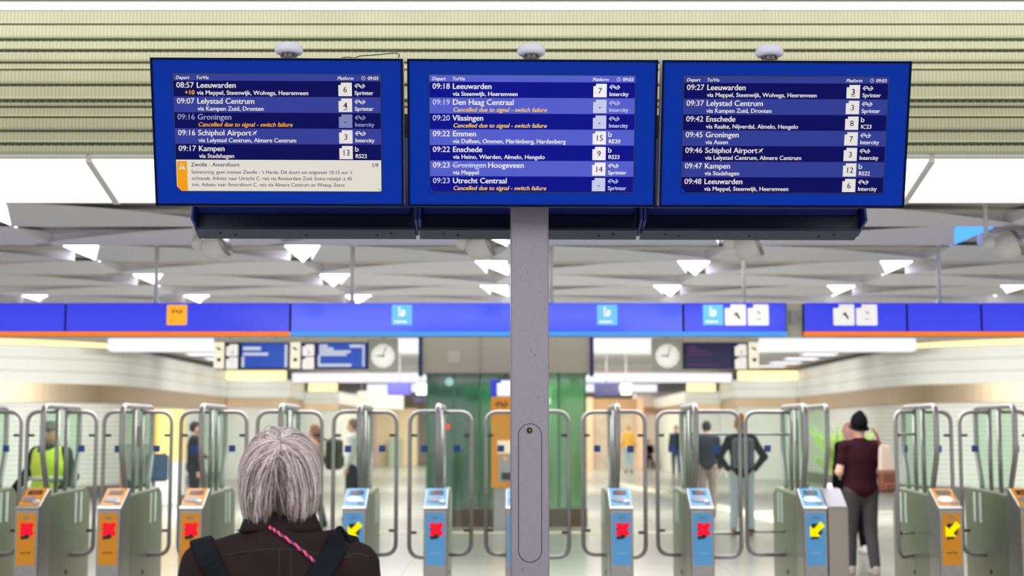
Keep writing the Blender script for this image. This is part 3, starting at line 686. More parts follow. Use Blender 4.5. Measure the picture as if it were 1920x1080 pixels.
# ------------------------------------------------------------------ ticket gates
ARROW = [(-.5, -.5), (-.5, .22), (-.27, -.01), (.02, .28), (.2, .5), (.5, .2), (.28, .02), (-.01, -.27), (.22, -.5)]
M_red = glow('cross_red', (255, 28, 50), 1.15); M_yel = glow('arrow_yellow', (255, 238, 0), 1.1)
M_pane = pane_mat('gate_glass', (251, 254, 252), .02, .02, .008, (200, 226, 208))
M_side = pane_mat('gate_side_glass', (238, 248, 240), .05, .02, .03, (190, 220, 196))
M_stick = mat('sticker_blue', (40, 84, 168), .5); M_lip = mat('reader_lip', (196, 192, 192), .35, .5)
def rod_path(pts, r, n=5):
    """points joined by straight runs with rounded corners"""
    P_ = [Vector(p) for p in pts]; out = [P_[0]]
    for i in range(1, len(P_) - 1):
        a, b, c = P_[i - 1], P_[i], P_[i + 1]; rr_ = min(r, (a - b).length * .49, (c - b).length * .49)
        p = b + (a - b).normalized() * rr_; q = b + (c - b).normalized() * rr_
        for k in range(n + 1):
            u = k / n; out.append((1 - u) ** 2 * p + 2 * u * (1 - u) * b + u * u * q)
    out.append(P_[-1]); return out
def wing(t, y, side, L, bars=False, swing=0):
    """one glazed door wing hung on its post, reaching sideways"""
    R = Matrix.Translation((0, y, 0)) @ Matrix.Rotation(swing, 4, 'Z'); s_ = side
    o = MB().tube(rod_path([(0, 0, 1.72), (s_ * L, 0, 1.72), (s_ * L, 0, .44), (0, 0, .44)], .11, 7), .0185, 8, 0, True, R)
    if bars:
        for z in (1.52, .645): o.tube([(0, 0, z), (s_ * L, 0, z)], .012, 8, 0, True, R)
    o = o.build('door_wing', M_tube, t)
    pts = [(s_ * .03, .47), (s_ * (L - .1), .47), (s_ * (L - .035), .54), (s_ * (L - .035), 1.62), (s_ * (L - .1), 1.69), (s_ * .03, 1.69)]
    MB().prism(pts, -.005, .005, 'xz', 0, R).build('glass_pane', M_pane, o)
    for z in (1.51, .655):
        MB().bx(min(s_ * (L - .065), s_ * (L - .01)), max(s_ * (L - .065), s_ * (L - .01)), -.012, .012, z - .012, z + .012, 0, R).build('pane_clamp', mat('clamp_grey', (74, 72, 70), .5), o)
    st = MB().bx(s_ * L * .52 - .03, s_ * L * .52 + .03, -.008, -.006, 1.36, 1.42, 0, R).build('sticker', M_stick, o)
    return o
def cross_mb(cx, cz, r, y):
    m = MB()
    for s_ in (-1, 1):
        a = Vector((cx - r * .62, cz - s_ * r * .62)); b = Vector((cx + r * .62, cz + s_ * r * .62)); d_ = (b - a).normalized(); n_ = Vector((-d_.y, d_.x)); h = r * .4
        pts = []
        for c0, a0 in ((b, -90), (a, 90)):
            for k in range(7):
                an = math.radians(a0 + 180 * k / 6); pts.append(c0 + d_ * math.cos(an) * h + n_ * math.sin(an) * h)
        m.prism([(p.x, p.y) for p in pts], y - .004 - .001 * s_, y)
    return m
def gate(pxx, colour, state, lb, Ls=(.27, .27), bars=(0, 0), swing=(0, 0), wings=(1, 1), console=True):
    X = PX(pxx, 12.0); mir = 1 if pxx < 960 else -1
    t = thing('ticket_gate', lb, 'ticket gate', (X, 12.0, 0), group='ticket gates')
    MC = M_orange if colour == 'o' else M_blue
    # reader console
    prof = [(0, 0), (0, .895), (.012, .912), (.27, 1.06), (.32, 1.06), (.32, 0)]
    c = MB().prism(prof, -.098, .098, 'yz').build('console', M_steel, t, bevel=.012)
    fp = MB().prism(rrect(-.079, .079, .44, .868, .006), -.006, .0).build('front_panel', MC, t)
    shield = [(-.046, .645), (-.046, .765), (-.03, .778), (.04, .772), (.048, .76), (.046, .71), (.034, .672), (.008, .65)]
    ind = MB().prism([(x + .004, z + .005) for x, z in shield], -.009, -.006).build('indicator', M_black, fp)
    if state == 'x': cross_mb(.008, .735, .056, -.0095).build('red_cross', M_red, ind) if False else cross_mb(.008, .735, .056, -.0095).build('red_cross', M_red, fp)
    else: MB().prism([(.012 + a * .125, .737 + b * .125) for a, b in ARROW], -.014, -.0095).build('yellow_arrow', M_yel, fp)
    m = MB(); flat(m, [(-.03, .82), (.03, .82), (.03, .84), (-.03, .84)], -.0068); m.build('small_label', mat('label_grey', (170, 150, 120), .6) if colour == 'o' else mat('label_bluegrey', (120, 150, 180), .6), fp)
    m = MB()
    if colour == 'o':
        arrows_logo(m, -.02, .54, .045, -.0068); text(m, 'NS', .008, .532, .018, y=-.0068, weight=.03); m.build('emblem', mat('emblem_brown', (84, 56, 20), .6), fp)
    else:
        leaf_logo(m, -.035, .54, .024, -.0068); stroke(m, [(-.022, .538), (.04, .538)], .012, -.0068); m.build('emblem', mat('emblem_pale', (150, 200, 240), .6), fp)
    # sloped reader plate
    sl = math.atan2(.148, .258); S = Matrix.Translation((0, .012, .912)) @ Matrix.Rotation(sl, 4, 'X'); ln = math.hypot(.258, .148)
    rp = MB().prism(rrect(-.088, .088, .025, ln - .006, .012), .0, .006, 'xy', 0, S).build('reader_plate', MC, t)
    MB().prism(rrect(-.098, .098, -.02, .022, .004), .0, .004, 'xy', 0, S).build('reader_lip', M_lip, t)
    dp = MB().prism(rrect(-.058, .06, .19, .255, .006), .0062, .009, 'xy', 0, S).build('display_window', M_black, rp)
    MB().prism(rrect(-.03, .036, .205, .222, .003), .0092, .0098, 'xy', 0, S).build('display_text', glow('reader_glow', (255, 120, 60) if state == 'x' else (210, 150, 90), .7) if state == 'x' else mat('reader_idle', (80, 70, 60), .4), dp)
    pad = [(-.012 + .062 * math.cos(a), .115 + .038 * math.sin(a)) for a in [k * math.pi / 12 for k in range(24)]]
    MB().prism(pad, .0062, .012, 'xy', 0, S).build('card_reader', mat('reader_pad', (150, 150, 160), .3) if state == 'x' else mat('reader_pad_lit', (244, 240, 232), .3, emit=(250, 245, 235), es=.5), rp)
    MB().lathe([(.028, .0062), (.028, .0135)], 18, 0, S @ Matrix.Translation((.05, .078, 0))).build('card_symbol', mat('reader_symbol', (224, 224, 228), .3), rp)
    # long cabinet, side glass, tubes
    cab = [(.32, 0), (.32, 1.0), (1.4, 1.03), (1.5, .98), (1.54, .8), (1.54, 0)]
    b = MB().prism(cab, -.075, .075, 'yz').build('cabinet', M_cab, t, bevel=.012)
    for yy in (1.06, 1.22):
        for s_ in (-1, 1): MB().bx(s_ * .076 - .002, s_ * .076 + .002, yy, yy + .06, .72, .99).build('light_slot', mat('slot_pale', (206, 218, 214), .3), b)
    for yy, zz in ((.62, .26), (.86, .3)):
        for s_ in (-1, 1): MB().lathe([(.022, 0), (.022, .006)], 12, 0, Matrix.Translation((s_ * .075, yy, zz)) @ Matrix.Rotation(s_ * math.pi / 2, 4, 'Y')).build('sensor_eye', M_black, b)
    pts = rod_path([(0, .5, 1.02), (0, .47, 1.1), (0, .34, 1.36), (0, .34, 1.767), (0, 1.38, 1.767), (0, 1.38, 1.36), (0, 1.27, 1.1), (0, 1.25, 1.02)], .09, 6)
    MB().tube(pts, .024, 10).build('side_frame', M_tube, t)
    gl = [(.48, 1.04), (.36, 1.36), (.36, 1.7), (.41, 1.745), (1.31, 1.745), (1.36, 1.7), (1.36, 1.36), (1.24, 1.04)]
    MB().prism(gl, -.006, .006, 'yz').build('side_glass', M_side, t)
    for yy in (.74, 1.0):
        MB().tube([(0.0, yy, .9), (0.0, yy, 1.75)], .02, 10).ball((0, yy, 1.75), .024).build('hinge_post', M_tube, t)
    ya, yb = (.74, 1.0) if mir > 0 else (1.0, .74)
    if wings[0]: wing(t, ya, -1, Ls[0], bars[0], swing[0])
    if wings[1]: wing(t, yb, 1, Ls[1], bars[1], swing[1])
    return t
gate(-92, 'o', 'x', 'ticket gate cut off by the left edge, only its right wing in view', wings=(1, 1))
gate(60, 'o', 'x', 'orange ticket gate with red cross in front of the high visibility vest worker')
gate(212, 'o', 'x', 'orange ticket gate with red cross, second whole one from the left edge')
gate(364, 'o', 'x', 'orange ticket gate with red cross just left of the grey haired person')
gate(516, 'o', 'x', 'ticket gate hidden behind the grey haired head, only its tube frame showing')
gate(667, 'b', 'a', 'blue ticket gate with yellow arrow beside the grey haired person')
gate(818, 'b', 'x', 'blue ticket gate with red cross in front of the green lift, left of the pole')
gate(970, 'b', 'x', 'ticket gate hidden behind the grey pole, its wings showing either side', Ls=(.28, .46))
gate(1163, 'b', 'x', 'blue ticket gate with red cross, first one right of the grey pole')
gate(1313, 'b', 'x', 'blue ticket gate with red cross and a wide barred wing', Ls=(.27, .44), bars=(0, 1))
gate(1523, 'b', 'a', 'blue ticket gate with yellow arrow beside the plain steel column', Ls=(.41, .05), bars=(1, 0), wings=(1, 0))
gate(1774, 'o', 'a', 'orange ticket gate with yellow arrow right of the man in the beanie', Ls=(.42, .25), bars=(1, 0), swing=(.9, 0))
gate(1925, 'o', 'x', 'orange ticket gate with red cross cut off by the right edge')
# plain steel end column beside the blue arrow gate
t = thing('gate_end_column', 'plain steel gate column without panel beside the blue arrow gate', 'gate column', (PX(1565, 12.0), 12.0, 0))
MB().prism([(0, 0), (0, .895), (.012, .912), (.27, 1.06), (.32, 1.06), (.32, 0)], -.085, .085, 'yz').build('column_body', mat('column_steel', (176, 164, 152), .45, .4), t, bevel=.012)
S = Matrix.Translation((0, .012, .912)) @ Matrix.Rotation(math.atan2(.148, .258), 4, 'X')
MB().prism(rrect(-.08, .08, .01, .29, .01), 0, .004, 'xy', 0, S).build('sloped_cap', mat('cap_violet_grey', (150, 146, 154), .4, .4), t)
MB().prism([(.32, 0), (.32, 1.0), (1.4, 1.03), (1.5, .98), (1.54, .8), (1.54, 0)], -.07, .07, 'yz').build('cabinet', M_cab, t, bevel=.012)
MB().tube(rod_path([(0, .5, 1.02), (0, .47, 1.1), (0, .34, 1.36), (0, .34, 1.767), (0, 1.38, 1.767), (0, 1.38, 1.36), (0, 1.27, 1.1), (0, 1.25, 1.02)], .09, 6), .02, 10).build('side_frame', M_tube, t)
MB().prism([(.48, 1.04), (.36, 1.36), (.36, 1.7), (.41, 1.745), (1.31, 1.745), (1.36, 1.7), (1.36, 1.36), (1.24, 1.04)], -.006, .006, 'yz').build('side_glass', M_side, t)
# ------------------------------------------------------------------ departure sign on its post
PW, PH, PG = .9257, .5455, .0155
YAW = math.radians(1.1); TILT = math.radians(16)
C0 = px(997, 387.3, 5.28); AXD = Vector((math.cos(YAW), math.sin(YAW), 0)); DEP = Vector((-math.sin(YAW), math.cos(YAW), 0))
KX, KZ = PW / 474, PH / 276
def ux(u): return (u - 237) * KX
def vz(v): return (276 - v) * KZ
SU, SV, SW, SH = 42, 29.6, 389, 218.4
M_front = mat('display_blue', (0, 45, 152), .45, spec=.06)
M_case = mat('display_case', (206, 208, 214), .4)
M_rim = mat('display_rim', (5, 8, 30), .6, spec=.06)
M_navyback = mat('display_back_navy', (12, 26, 104), .4)
M_lipgrey = mat('display_bottom_plate', (40, 50, 78), .4, .2)
PAL = {  # dark row, light row, text, dim text, tile, dim tile
    'l': ((6, 10, 88), (54, 64, 152), (236, 232, 226), (152, 158, 198), (232, 228, 220), (128, 136, 184)),
    'm': ((8, 16, 138), (86, 96, 204), (244, 242, 246), (200, 206, 238), (244, 240, 244), (200, 204, 236)),
    'r': ((5, 9, 92), (50, 62, 148), (234, 230, 224), (152, 158, 198), (232, 228, 222), (128, 136, 184))}
ROWS = {
 'l': [('08:57', '+10', 'Leeuwarden', 'via Meppel, Steenwijk, Wolvega, Heerenveen', '6', 'Sprinter'), ('09:07', '', 'Lelystad Centrum', 'via Kampen Zuid, Dronten', '4_', 'Sprinter'),
       ('09:16', '', 'Groningen', '!', '-', 'Intercity'), ('09:16', '', 'Schiphol Airport#', 'via Lelystad Centrum, Almere Centrum', '3', 'Intercity'), ('09:17', '', 'Kampen', 'via Stadshagen', '13', '*RS22')],
 'm': [('09:18', '', 'Leeuwarden', 'via Steenwijk, Heerenveen', '7', 'Intercity'), ('09:19', '', 'Den Haag Centraal', '!', '-', 'Intercity'), ('09:20', '', 'Vlissingen', '!', '-', 'Intercity'),
       ('09:22', '', 'Emmen', 'via Dalfsen, Ommen, Mari\u00ebnberg, Hardenberg', '15', '*RE20'), ('09:22', '', 'Enschede', 'via Heino, Wierden, Almelo, Hengelo', '9', '*RS23'),
       ('09:23', '', '~Groningen Hoogeveen', 'via Meppel', '14', 'Sprinter'), ('09:23', '', 'Utrecht Centraal', '!', '-', 'Sprinter')],
 'r': [('09:27', '', 'Leeuwarden', 'via Meppel, Steenwijk, Wolvega, Heerenveen', '3_', 'Sprinter'), ('09:37', '', 'Lelystad Centrum', 'via Kampen Zuid, Dronten', '3', 'Sprinter'),
       ('09:42', '', 'Enschede', 'via Raalte, Nijverdal, Almelo, Hengelo', '8', '*IC23'), ('09:45', '', 'Groningen', 'via Assen', '7', 'Intercity'),
       ('09:46', '', 'Schiphol Airport#', 'via Lelystad Centrum, Almere Centrum', '3', 'Intercity'), ('09:47', '', 'Kampen', 'via Stadshagen', '12', '*RS22'), ('09:48', '', 'Leeuwarden', 'via Meppel, Steenwijk, Heerenveen', '6', 'Intercity')]}
def T(mb, s, u, v, cap, mi=0, **kw):
    kw.setdefault('weight', .03)
    return text(mb, s, ux(SU + u), vz(SV + v), cap * KZ, mi, **kw)
def housing(t, front):
    """slab with a box on its back; local y = 0 is the display face"""
    th = .082 if front else .104
    MB().bx(-PW / 2, PW / 2, .004, th, 0, PH).build('case', M_case if front else mat('display_case_recess_dark', (9, 13, 40), .4), t, bevel=.004)  # rear case near black: darkness of the recess put into its colour
    if not front:
        for s_ in (-1, 1): MB().bx(s_ * PW / 2 - .012, s_ * PW / 2 + .0005, .02, .19, .004, PH - .004).build('end_cheek', M_navyback, t, bevel=.004)
    MB().bx(-PW / 2 + .014, PW / 2 - .014, th + .002, .185, .05 if front else .064, PH - .05).build('back_box', M_navyback, t, bevel=.008)
    m = MB()
    for a, b, c_, d_ in ((-PW / 2, PW / 2, PH - .0075, PH), (-PW / 2, PW / 2, 0, .0075), (-PW / 2, -PW / 2 + .0075, .0075, PH - .0075), (PW / 2 - .0075, PW / 2, .0075, PH - .0075)):
        m.bx(a, b, -.004, .003, c_, d_)
    m.build('rim', M_rim, t)
    bp = MB().bx(-PW / 2 + .002, PW / 2 - .002, .006, th - .002, -.004, 0).build('bottom_plate', M_lipgrey, t)
    for x in (-.36, -.3, 0, .3, .36):
        MB().lathe([(.006, 0), (.006, .003)], 10, 0, Matrix.Translation((x, .043 if abs(x) != .36 else .06, -.007))).build('screw', M_black, bp)
def display(which, off, lb):
    loc = C0 + AXD * off
    t = thing('departure_display', lb, 'departure display', loc, (TILT, 0, YAW), group='departure displays facing the camera')
    housing(t, True)
    MB().bx(-PW / 2 + .0075, PW / 2 - .0075, -.001, .003, .0075, PH - .0075).build('front_glass', M_front, t)
    dk, lt, tx, dm, ti, dt = PAL[which]
    x0, x1, z1, z0 = ux(SU), ux(SU + SW), vz(SV), vz(SV + SH)
    e = 1.4 * KX
    sc = MB().bx(x0 - e, x1 + e, -.003, -.0012, z0 - e, z1 + e).build('screen', M_black, t)
    E_ = lambda nm, c: mat(f'screen_{which}_{nm}', (0, 0, 0), .3, emit=c, es=.98, spec=.05)
    rows = ROWS[which]; RH = (SH - 12.3) / 7
    mt, md = E_('text', tx), E_('text_dim', dm); mo = E_('amber', (255, 176, 26) if which != 'm' else (255, 206, 70)); mk = E_('ink', (10, 14, 74))
    Y = -.0042
    def put(nm, par, m_, fn):
        q = MB(); fn(q); return q.build(nm, m_, par)
    hr = MB().bx(x0, x1, -.0036, -.003, vz(SV + 12.3), z1).build('header_row', E_('light', lt), t)
    for s_, u, v, cp, sh in (('Depart', 4.6, 9.6, 6.0, .22), ('To/Via', 42.6, 9.6, 6.0, .22), ('Platform', 308, 9.8, 6.0, .22), ('09:03', 365.5, 9.8, 6.2, 0)):
        put('header_text', hr, mt, lambda q: T(q, s_, u, v, cp, shear=sh, y=Y))
    hd = MB(); cl = [(ux(SU + 357.5 + 3.3 * math.cos(a)), vz(SV + 6.6 + 3.3 * math.sin(a))) for a in [k * math.pi / 10 for k in range(21)]]
    stroke(hd, cl, .7 * KX, Y); stroke(hd, [(ux(SU + 357.5), vz(SV + 4.6)), (ux(SU + 357.5), vz(SV + 6.8)), (ux(SU + 359), vz(SV + 6.8))], .6 * KX, Y); hd.build('clock_symbol', mt, hr)
    for i, (tim, late, dest, via, plat, typ) in enumerate(rows):
        a = 12.3 + RH * i; can = via == '!'; mi = 1 if can else 0; mx_ = md if can else mt
        row = MB().bx(x0, x1, -.0036, -.003, vz(SV + a + RH), vz(SV + a)).build('departure_row', E_('light', lt) if i % 2 else E_('dark', dk), t)
        put('departure_time', row, mx_, lambda q: T(q, tim, 5.4, a + 13.2, 10.1, y=Y, weight=.016))
        if late: put('delay_text', row, mo, lambda q: T(q, late, 39.5, a + 25.8, 8.0, y=Y, align='RIGHT', weight=.04))
        pl = dest.endswith('#'); sk = dest.startswith('~'); d_ = dest.strip('#~'); du = 43.2
        if sk:
            q = MB(); wd = (T(q, 'Groningen', du, a + 13.2, 10.1, y=Y)) / KX; q.bx(ux(SU + du - 1), ux(SU + du + wd - 1), Y - .0006, Y - .0002, vz(SV + a + 9.4), vz(SV + a + 8.1)); q.build('struck_name', md, row)
            put('destination_name', row, mt, lambda q: T(q, 'Hoogeveen', du + wd + 3.5, a + 13.2, 10.1, y=Y))
        else: put('destination_name', row, mt if which == 'm' else mx_, lambda q: T(q, d_, du, a + 13.2, 10.1, y=Y))
        if pl: put('airport_symbol', row, mt, lambda q: plane_icon(q, ux(SU + du + 107.5), vz(SV + a + 8.2), 10 * KX, Y))
        if can: put('cancellation_text', row, mo, lambda q: T(q, 'Cancelled due to signal - switch failure', du + .6, a + 26, 7.7, y=Y, shear=.22, weight=.03))
        else: put('via_text', row, mt, lambda q: T(q, via, du + .8, a + 26, 7.75, y=Y, weight=.03))
        c0, c1, q0, q1 = 310, 335.4, a + 2.6, a + 27.6     # platform tile with the cut corner
        poly = [(c0, q1), (c1, q1), (c1, q0), (c0 + 5, q0), (c0 + 5, q0 + 4.4), (c0, q0 + 4.4)]
        put('platform_tile', row, E_('tile_dim', dt) if can else E_('tile', ti), lambda q: q.prism([(ux(SU + p), vz(SV + r_)) for p, r_ in poly], -.0042, -.0037, 'xz'))
        n_ = plat.strip('_'); q = MB(); T(q, n_, (c0 + c1) / 2, a + 20.6, 10.4, y=-.0046, align='CENTER', weight=.04 if '_' in plat else .008)
        if '_' in plat: q.bx(ux(SU + c0 + 8.6), ux(SU + c1 - 8.6), -.005, -.0044, vz(SV + a + 23.8), vz(SV + a + 22.6))
        q.build('platform_number', mk, row)
        if typ.startswith('*'):
            put('operator_logo', row, mx_, lambda q: leaf_logo(q, ux(SU + 343.2), vz(SV + a + 8.6), 9.6 * KZ, Y))
        else: put('operator_logo', row, mx_, lambda q: arrows_logo(q, ux(SU + 350.5), vz(SV + a + 8.7), 20 * KX, Y))
        put('train_type', row, mx_, lambda q: T(q, typ.strip('*'), 340.2, a + 25.2, 7.3, y=Y, weight=.035))
    if which == 'l':
        a = 12.3 + RH * 5
        nb = MB().bx(x0, x1, -.0036, -.003, z0, vz(SV + a)).build('notice_box', E_('notice', (226, 222, 210)), t, label='pale disruption notice box')
        MB().bx(x0 + 1.2 * KX, ux(SU + 20.5), -.0042, -.0037, z0, vz(SV + a + 2.6)).build('notice_bar', E_('orange', (242, 160, 22)), nb)
        m = MB(); tri = [(4.6, a + 18), (17.6, a + 18), (11.1, a + 6.4)]; flat(m, [(ux(SU + p), vz(SV + q)) for p, q in tri], -.0046)
        m.build('warning_triangle', E_('notice', (226, 222, 210)), nb)
        m = MB(); T(m, '!', 11.1, a + 17, 7.4, y=-.005, align='CENTER', weight=.05); m.build('warning_mark', E_('orange_deep', (190, 110, 10)), nb)
        mi_ = E_('notice_ink', (60, 56, 92))
        put('notice_title', nb, mi_, lambda q: T(q, 'Zwolle - Amersfoort', 28, a + 12.6, 7.3, y=Y, weight=.025)); put('page_count', nb, mi_, lambda q: T(q, '1/9', 384, a + 12.8, 7.0, y=Y, align='RIGHT', weight=.025))
        for k, s_ in enumerate(("Seinstoring: geen treinen Zwolle - 't Harde. Dit duurt tot ongeveer 10:15 uur 's", 'ochtends. Advies: naar Utrecht C. reis via Amsterdam Zuid. Extra reistijd: \u00b1 45', 'min. Advies: naar Amersfoort C. reis via Almere Centrum en Weesp. Extra')):
            put('notice_line', nb, mi_, lambda q: T(q, s_, 28.2, a + 26.2 + 11.9 * k, 6.6, y=Y, weight=.012, sx=.97))
        m = MB(); stroke(m, [(x1 - 6.5 * KX, z0 + 6 * KZ), (x1, z0)], .9 * KX, -.0048); m.build('corner_mark', E_('ink', (10, 14, 74)), nb)
    # chamfered lower left corner of the frame
    MB().prism([(x0 - e, z0 - e), (x0 + 10 * KX, z0 - e), (x0 - e, z0 + 10 * KZ)], -.0054, -.003, 'xz').build('frame_corner', M_front, t)
    return t
D_L = display('l', -(PW + PG), 'departure display with the pale disruption notice below five rows, leftmost of three')
D_M = display('m', 0, 'departure display with the crossed out Groningen row, middle of three above the pole')
D_R = display('r', PW + PG, 'departure display with seven trains and no cancellation, rightmost of three')
RB = px(990, 450, 6.04); RB.z += .004
for i, (o_, lb) in enumerate(((-1, 'dark navy back of the rear display below the leftmost departure display'), (0, 'dark navy back of the rear display behind the pole'), (1, 'dark navy back of the rear display below the rightmost departure display'))):
    t = thing('rear_display', lb, 'departure display', RB + AXD * o_ * (PW + PG), (TILT, 0, YAW + math.pi), group='rear displays facing away')
    housing(t, False)
    MB().bx(-PW / 2 + .0075, PW / 2 - .0075, -.001, .003, .0075, PH - .0075).build('front_glass', M_front, t)

PXc = px(992.5, 700, 5.58).x; PWd = 71.5 * 5.505 / FPX
post = thing('sign_post', 'grey square steel post carrying the departure displays', 'post', (PXc, 5.58, 0), (0, 0, YAW))
M_post = mat('post_grey', (126, 120, 131), .42, .25, noise=.06, nscale=60)
h = PWd / 2
MB().bx(-h, h, -.074, .074, 0, 2.9).build('column', M_post, post, bevel=.007, seg=3)
bz = (PZ(386, 5.58) + .32)
MB().bx(-1.36, 1.36, -.04, .04, bz - .04, bz + .04).build('cross_beam', M_dark, post)
for x in (-1.2, -.72, -.24, .24, .72, 1.2): MB().bx(x - .03, x + .03, -.2, .2, bz - .03, bz + .03).build('bracket', M_dark, post)
MB().bx(-.3, .3, -.3, .3, 0, .015).build('base_plate', M_post, post, bevel=.003)
# oval service panel with its groove and lock
yz = lambda p: PZ(p, 5.505); a0 = 22.2 * 5.505 / FPX
z0, z1 = yz(1055), yz(794)
ring = lambda r: [(r * math.cos(q), z1 - a0 + r * math.sin(q)) for q in [k * math.pi / 14 for k in range(15)]] + [(-r * math.cos(q), z0 + a0 - r * math.sin(q)) for q in [k * math.pi / 14 for k in range(15)]]
O_, I_ = ring(a0), ring(a0 - .0028)
m = MB(); n = len(O_); vs = [(p[0], -.0746, p[1]) for p in O_] + [(p[0], -.0746, p[1]) for p in I_]
m.add(vs, [(i, (i + 1) % n, n + (i + 1) % n, n + i) for i in range(n)]); m.build('groove', M_black, post)
sp = MB().prism(ring(a0 - .0034), -.0755, -.07, 'xz').build('service_panel', M_post, post)
lz = yz(807); LM = Matrix.Translation((-.002, -.076, lz)) @ Matrix.Rotation(math.pi / 2, 4, 'X')
MB().lathe([(.0112, -.004), (.0115, .003), (.009, .004), (.008, .001)], 20, 0, LM).build('lock_ring', mat('brass_dark', (70, 58, 44), .35, .8), sp)
MB().ball((-.0005, -.0785, lz), (.0058, .002, .0058)).build('lock_core', mat('brass', (120, 100, 74), .3, .8), sp)
# scratches and specks on the post
m = MB(); rr = random.Random(11)
for q in range(70):
    x = rr.gauss(.012, .03); z = rr.uniform(1.5, 2.25) if q < 46 else rr.uniform(1.0, 1.5)
    if abs(x) > h - .01: continue
    l_ = rr.uniform(.001, .003); an = rr.uniform(-.4, .4) + math.pi / 2
    stroke(m, [(x, z), (x + math.cos(an) * l_ * rr.choice((1, 1, 4)), z + math.sin(an) * l_ * rr.choice((1, 1, 5)))], rr.uniform(.0008, .0022), -.0744)
m.build('scratch_marks', mat('scratch', (66, 60, 64), .6), post)

# round antennas on the displays
M_ant = mat('antenna_white', (206, 206, 218), .35)
TOP = Matrix.Translation(C0) @ Matrix.Rotation(YAW, 4, 'Z') @ Matrix.Rotation(TILT, 4, 'X')
for off, dx, lb in ((-(PW + PG), .036, 'round white antenna on the leftmost departure display'), (0, -.004, 'round white antenna on the middle departure display'), ((PW + PG), -.054, 'round white antenna on the rightmost departure display')):
    p = TOP @ Vector((off + dx, .06, PH))
    t = thing('antenna', lb, 'antenna', p - Vector((0, 0, .002)), group='antennas on the departure displays')
    st = MB().lathe([(.026, 0), (.026, .018)], 24).build('stem', mat('stem_grey', (120, 112, 110), .4), t)
    m = MB()
    for q in range(8):
        an = q * math.pi / 4; m.bx(-.003, .003, -.003, .003, .004, .013, 0, Matrix.Rotation(an, 4, 'Z') @ Matrix.Translation((0, -.027, 0)))
    m.build('stem_slots', M_dark, st)
    MB().lathe([(.03, .017), (.046, .018), (.0515, .023), (.0525, .032), (.051, .04), (.046, .0475), (.036, .054), (.022, .058), (.006, .0595), (.001, .0596)], 40).build('dome', M_ant, t)
pts = []
for a, b in ((640, 108.5), (647, 107.5), (656, 107.6), (664, 108.6), (676, 105), (695, 103.6), (715, 102), (735, 99.8), (744, 100), (749, 104), (746, 108.6)):
    pts.append(px(a, b, 5.19))
m = MB().tube(catmull(pts, 5), .0019, 8).build('cable', M_black, org=tuple(pts[0])); tag(m, 'thin black cable looped on top of the leftmost departure display', 'cable')
# ------------------------------------------------------------------ people
def hand(sd, w, tip_dir, palm_n, L=.18, k=.006, curl=.35, thumb_side=1):
    w = Vector(w); d_ = Vector(tip_dir).normalized(); n_ = Vector(palm_n).normalized(); s_ = d_.cross(n_).normalized() * thumb_side
    pl = L * .5
    sd.cap(w, w + d_ * pl * .85, .024, .03, .02); sd.cap(w + d_ * pl * .3 + s_ * .018, w + d_ * pl * .8 + s_ * .028, .015, .014, .012); sd.cap(w + d_ * pl * .3 - s_ * .018, w + d_ * pl * .75 - s_ * .028, .015, .014, .012)
    for off, ln in ((.03, .42), (.011, .5), (-.01, .47), (-.03, .36)):
        a = w + d_ * pl * .88 + s_ * off; b = a + d_ * L * ln * .5 + n_ * L * ln * .18 * curl; c = b + (d_ * (1 - curl) + n_ * curl).normalized() * L * ln * .48
        sd.cap(a, b, .0095, .009, k); sd.cap(b, c, .009, .0075, k)
    a = w + d_ * pl * .25 + s_ * .03; b = a + (d_ * .6 + s_ * .8).normalized() * L * .2; c = b + (d_ * .9 + s_ * .3 + n_ * .2).normalized() * L * .16
    sd.cap(a, b, .0115, .0105, .01); sd.cap(b, c, .0105, .0085, k)
SKIN = mat('skin', (214, 164, 140), .5)
